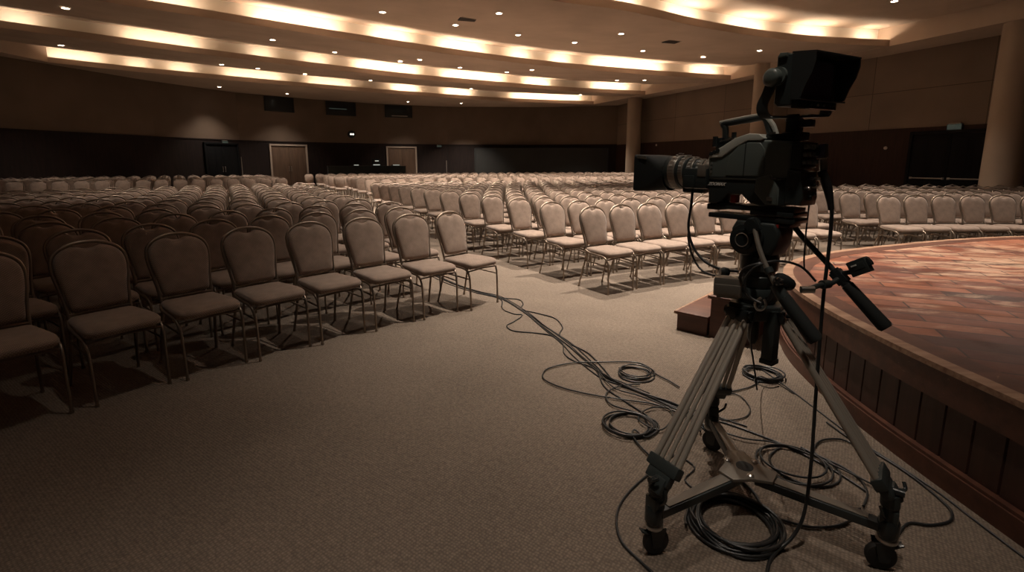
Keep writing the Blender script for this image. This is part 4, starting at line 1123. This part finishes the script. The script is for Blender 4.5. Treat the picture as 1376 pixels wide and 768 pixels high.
# sunshade: top flap, two tapering cheeks, short bottom lip
q = MB()
for s in (-1, 1):
    y = s*.123
    q.prism([(-.143, 1.806), (-.222, 1.797), (-.224, 1.772), (-.214, 1.735), (-.196, 1.700), (-.184, 1.664), (-.150, 1.660)], y-.0025, y+.0025, 'y')
q.prism([(-.143, 1.812), (-.224, 1.802), (-.224, 1.797), (-.143, 1.807)], -.1255, .1255, 'y')
q.prism([(-.150, 1.664), (-.186, 1.661), (-.186, 1.656), (-.150, 1.659)], -.1255, .1255, 'y'); q.build('sunshade', M['black_m'], vf)
q = MB(); q.prism([(-.090, 1.800), (-.100, 1.815), (-.125, 1.812), (-.125, 1.80)], .090, .128, 'y', bev=.003); q.build('lit_housing_corner', M['body'], hs)  # lighter block paints the lit corner of the viewfinder housing
# yoke
q = MB()
def flat_arm(pts, wd, th):
    P = smooth_path(pts, 5); rows = []
    for i, p in enumerate(P):
        t = (P[min(i+1, len(P)-1)]-P[max(i-1, 0)]).normalized(); nn = Vector((1, 0, 0)); b = t.cross(nn).normalized()
        rows.append([p+nn*wd/2+b*th/2, p-nn*wd/2+b*th/2, p-nn*wd/2-b*th/2, p+nn*wd/2-b*th/2])
    q.rings(rows)
flat_arm([(-.092, .140, 1.735), (-.078, .142, 1.690), (-.060, .142, 1.648), (-.066, .136, 1.614), (-.085, .115, 1.606), (-.095, .0, 1.612), (-.11, -.105, 1.617), (-.115, -.132, 1.622), (-.120, -.134, 1.648)], .040, .007)
yk = q.build('yoke', M['black'], vf)
q = MB(); q.box((-.098, -.085, 1.6215), (.036, .07, .002)); q.build('yoke_pale_patch', M['bar'], yk)  # pale strip on top of the yoke's cross arm
q = MB(); q.lathe([(0, .027), (.15, .030), (.7, .030), (.85, .027), (1, .018)], (-.092, .132, 1.735), (-.092, .164, 1.735), 28); q.lathe([(0, .03), (1, .03)], (-.1, .116, 1.74), (-.1, .133, 1.74), 24)
kn = q.build('tilt_knob', M['body'], vf)

# ------------------------------------------------------------------ cables
def cable(name, label, pts, r=0.0055, z=0.0, sub=6, wob=0.0, cat='cable'):
    P = smooth_path([(x, y, (z if len(p) < 3 else p[2])+r) for p in pts for x, y in [p[:2]]], sub)
    org = Vector((P[0].x, P[0].y, 0))
    q = MB(); q.tube([p-org for p in P], r, 8)
    o = q.build(name, M['cable'], smooth=60, loc=org); return tag(o, label, cat)
C_MAIN = [(-1.351, 6.895), (-0.813, 5.999), (-0.407, 5.495), (-0.13, 5.242), (0.124, 4.697), (0.279, 4.25), (0.436, 3.844), (0.5, 3.636), (0.576, 3.395), (0.646, 3.193), (0.725, 3.09), (0.855, 2.93), (0.973, 2.785), (1.109, 2.669), (1.279, 2.523), (1.429, 2.349), (1.535, 2.155), (1.584, 1.998)]
def off(line, d, ends=0.4, ph=0.0):
    out = []
    for i, (x, y) in enumerate(line):
        a = line[max(0, i-1)]; b = line[min(len(line)-1, i+1)]; t = Vector((b[0]-a[0], b[1]-a[1])).normalized()
        k = d*(1+0.8*math.sin(i*0.9+ph)); out.append((x-t.y*k, y+t.x*k))
    return out
cable('floor_cable', 'thick black cable of the main run from the aisle to the tripod', C_MAIN, .0055)
cable('floor_cable', 'black cable on the left edge of the straight main run', off(C_MAIN[:14], -.028, ph=1), .005)
cable('floor_cable', 'black cable on the right edge of the straight main run', off(C_MAIN[:15], .026, ph=2), .005)
cable('floor_cable', 'thin black cable crossing over the straight main run', off(C_MAIN[:12], .012, ph=4), .004, z=.009)
cable('floor_cable', 'black cable bulging out to the right of the main run near the aisle chairs', [(-0.41, 5.528), (-0.13, 5.242), (0.072, 5.153), (0.116, 4.983), (0.089, 4.797), (0.233, 4.673), (0.401, 4.508), (0.452, 4.25), (0.407, 4.056), (0.466, 3.844), (0.586, 3.636), (0.65, 3.355), (0.688, 3.146), (0.784, 3.024), (0.894, 2.9), (1.015, 2.775)], .005, z=.002)
cable('floor_cable', 'black cable making a leftward bend beside the main run near the aisle chairs', [(-0.403, 5.43), (-0.128, 5.182), (-0.097, 4.823), (0.014, 4.648), (0.1, 4.601), (0.014, 4.397), (-0.047, 4.291), (0.013, 4.151), (0.205, 4.094), (0.341, 4.019), (0.411, 3.844), (0.402, 3.636), (0.453, 3.491), (0.592, 3.329), (0.606, 3.056), (0.696, 2.851), (0.785, 2.669), (0.814, 2.546)], .005, z=.001)
cable('floor_cable', 'black cable in a wide open loop left of the tripod on the carpet', [(1.092, 3.035), (1.057, 3.124), (1.003, 3.229), (0.973, 3.368), (0.885, 3.449), (0.667, 3.449), (0.447, 3.435), (0.265, 3.342), (0.211, 3.229), (0.234, 3.124), (0.347, 3.013), (0.525, 2.92), (0.699, 2.86), (0.866, 2.803), (1.001, 2.669), (1.083, 2.546)], .005, z=.006)
cable('floor_cable', 'black cable curling down to the lower clamp of the left tripod leg', [(0.846, 3.078), (0.718, 3.056), (0.601, 2.95), (0.596, 2.803), (0.709, 2.712), (0.809, 2.602), (0.799, 2.508), (0.714, 2.433), (0.672, 2.508), (0.646, 2.448), (0.665, 2.336), (0.714, 2.202), (0.758, 2.115)], .005, z=.008)
cable('floor_cable', 'black cable with a small hook shaped bend near the right tripod leg', [(1.784, 2.363), (1.743, 2.419), (1.64, 2.412), (1.556, 2.343), (1.531, 2.277), (1.59, 2.184), (1.613, 2.087), (1.574, 1.983), (1.5, 1.901)], .005, z=.004)
cable('floor_cable', 'black cable bending round between the right tripod wheel and the stage', [(1.781, 2.60), (1.80, 2.419), (1.845, 2.264), (1.872, 2.087), (1.865, 1.934), (1.845, 1.864), (1.789, 1.812), (1.695, 1.791), (1.612, 1.80), (1.5, 1.72)], .0055, z=.001)
cable('floor_cable', 'thin black cable lying along the foot of the stage', [(1.77, 3.40), (1.80, 3.056), (1.815, 2.712), (1.83, 2.433), (1.87, 2.214), (1.90, 2.008), (1.902, 1.855), (1.905, 1.699), (1.91, 1.5)], .0045)
cable('floor_cable', 'black cable curving under the right arm of the dolly', [(1.03, 2.12), (1.074, 2.008), (1.069, 1.864), (1.131, 1.807), (1.205, 1.778), (1.315, 1.786), (1.404, 1.829), (1.475, 1.887)], .0055, z=.003)
cable('floor_cable', 'black cable sweeping round the left side of the front tripod wheel', [(0.812, 2.283), (0.661, 2.143), (0.522, 1.998), (0.441, 1.864), (0.422, 1.718), (0.472, 1.608), (0.547, 1.494), (0.66, 1.38)], .0055)
cable('floor_cable', 'thin black cable looping behind the rear tripod wheel', [(1.266, 2.9), (1.405, 2.95), (1.439, 2.87), (1.413, 2.739), (1.338, 2.652), (1.217, 2.619), (1.087, 2.669), (1.009, 2.757)], .004, z=.004)
cable('floor_cable', 'short black cable running from the rear tripod leg to the coil by the steps', [(1.25, 2.93), (1.418, 2.981), (1.573, 3.056), (1.698, 3.17)], .005, z=.004)
cable('floor_cable', 'thin black cable arching through the tangle beside the left tripod leg', [(0.60, 3.30), (0.66, 3.02), (0.80, 2.90), (0.93, 2.74), (0.90, 2.60), (0.80, 2.50), (0.72, 2.62), (0.83, 2.75), (1.0, 2.72), (1.15, 2.55)], .0045, z=.012)
cable('floor_cable', 'black cable running straight from the tangle to the rear tripod leg', [(0.62, 3.24), (0.78, 2.98), (0.98, 2.80), (1.05, 2.62), (1.02, 2.48)], .005, z=.014)
cable('floor_cable', 'thin black cable curling beneath the front tripod leg', [(0.92, 2.44), (0.84, 2.30), (0.88, 2.18), (0.80, 2.08), (0.86, 1.98), (0.98, 2.02)], .0042, z=.002)
cable('floor_cable', 'black cable crossing from the rear tripod leg towards the stage', [(1.06, 2.55), (1.22, 2.42), (1.36, 2.38), (1.48, 2.28), (1.60, 2.10), (1.66, 1.98)], .0045, z=.012)
def coil(label, cx, cy, r, loops, spread, seed, rz=0.0055, elong=1.0):
    g = random.Random(seed); q = MB()
    n = 40
    P = []
    ph = g.uniform(0, 6)
    for k in range(loops):
        ox, oy = g.uniform(-spread, spread), g.uniform(-spread, spread); rr = r*(1+g.uniform(-spread*2.0, spread*0.9)/max(r, .1)*0.6)
        for i in range(n):
            a = ph + 2*PI*i/n; wv = 1+0.025*math.sin(2*a+k)+0.015*math.sin(3*a+2*k)
            P.append((cx+ox+rr*wv*math.cos(a)*elong, cy+oy+rr*wv*math.sin(a), rz+ (k % 4)*rz*1.5 + .003*abs(math.sin(a*1.5+k))))
    # smooth the joins between successive turns
    S = []
    for i in range(len(P)):
        w_ = [P[j] for j in range(max(0, i-5), min(len(P), i+6))]
        S.append(tuple(sum(c[d] for c in w_)/len(w_) for d in range(3)))
    q.tube([(x-cx, y-cy, z) for x, y, z in S], rz, 8)
    return tag(q.build('cable_coil', M['cable'], smooth=60, loc=(cx, cy, 0)), label, 'cable coil')
coil('large thick coil of black cable in front under the dolly arms', 0.905, 1.80, .185, 10, .020, 5, .0058)
coil('loose coil of black cable on the carpet under the right dolly arm', 1.385, 2.205, .170, 3, .028, 8, .0052)
coil('flat coil of black cable lying below the stage steps', 1.725, 3.24, .140, 7, .018, 3, .005)
coil('small coil of cable among the tangle beside the main run', 0.86, 3.26, .135, 5, .022, 12, .0045)
coil('round loose coil of black cable left of the tripod leg', 0.665, 2.56, .155, 5, .026, 21, .005)
# thick camera cable hanging from the rear of the camera to the floor
hang = [(1.107, 1.800, 1.425), (1.135, 1.795, 1.36), (1.150, 1.785, 1.285), (1.150, 1.775, 1.17), (1.140, 1.76, .93), (1.135, 1.735, .60), (1.130, 1.71, .33), (1.105, 1.68, .14), (1.06, 1.665, .05), (.99, 1.64, .010), (.93, 1.58, .0), (.86, 1.45, .0), (.80, 1.30, 0)]
P = smooth_path(hang, 6)
t = thing('camera_cable', 'thick black camera cable hanging from the camera rear down to the carpet', 'cable', (1.107, 1.8, 0))
org = Vector((1.107, 1.8, 0))
q = MB(); q.tube([p-org+Vector((0, 0, .0065)) for p in P], .0065, 10); q.build('cable_jacket', M['cable'], t, smooth=60)
q = MB(); q.tube([p-org for p in smooth_path(hang[:3], 8)], [.0135, .0150, .0160, .0165, .0165, .0165, .0160, .0160, .0155, .0150, .0140, .0130, .0120, .0110, .0105, .0100, .0095], 14); q.build('strain_relief', M['rubber'], t, smooth=60)
# lens control cables hanging below the lens and looping back to the head
def L2W(p): 
    c, s = math.cos(HA), math.sin(HA); return Vector((TC.x+p[0]*c-p[1]*s, TC.y+p[0]*s+p[1]*c, p[2]))
for lab, pts, r in (('black lens cable hanging from the servo in a long loop to the head', [(.285, .045, 1.345), (.283, .05, 1.28), (.290, .05, 1.18), (.262, .05, 1.10), (.200, .05, 1.045), (.13, .045, 1.025), (.064, .03, 1.025)], .0055),
                    ('thinner outer lens cable looping lower towards the head', [(.300, .03, 1.17), (.298, .035, 1.13), (.27, .04, 1.06), (.225, .045, 1.010), (.17, .05, .995), (.10, .04, .995), (.068, .02, 1.0)], .004)):
    W = [L2W(p) for p in pts]; W = smooth_path(W, 6); org = Vector((W[0].x, W[0].y, 0))
    q = MB(); q.tube([p-org for p in W], r, 8); tag(q.build('lens_cable', M['cable'], smooth=60, loc=org), lab, 'cable')
W = smooth_path([(1.095, 1.83, 1.30), (1.10, 1.84, 1.20), (1.108, 1.85, 1.10), (1.12, 1.86, 1.05)], 5); org = Vector((W[0].x, W[0].y, 0))
q = MB(); q.tube([p-org for p in W], .003, 6); tag(q.build('thin_cable', M['cable'], smooth=60, loc=org), 'thin black wire hanging from the rear of the camera beside the pan bar', 'cable')
W = smooth_path([(1.03, 1.80, .60), (1.10, 2.0, .50), (1.35, 2.6, .25), (1.62, 3.05, .08), (1.76, 3.08, .012), (1.79, 2.95, .006)], 6); org = Vector((W[0].x, W[0].y, 0))
q = MB(); q.tube([p-org for p in W], .003, 6); tag(q.build('thin_cable', M['cable'], smooth=60, loc=org), 'thin wire strung from the tripod down to the foot of the stage', 'cable')
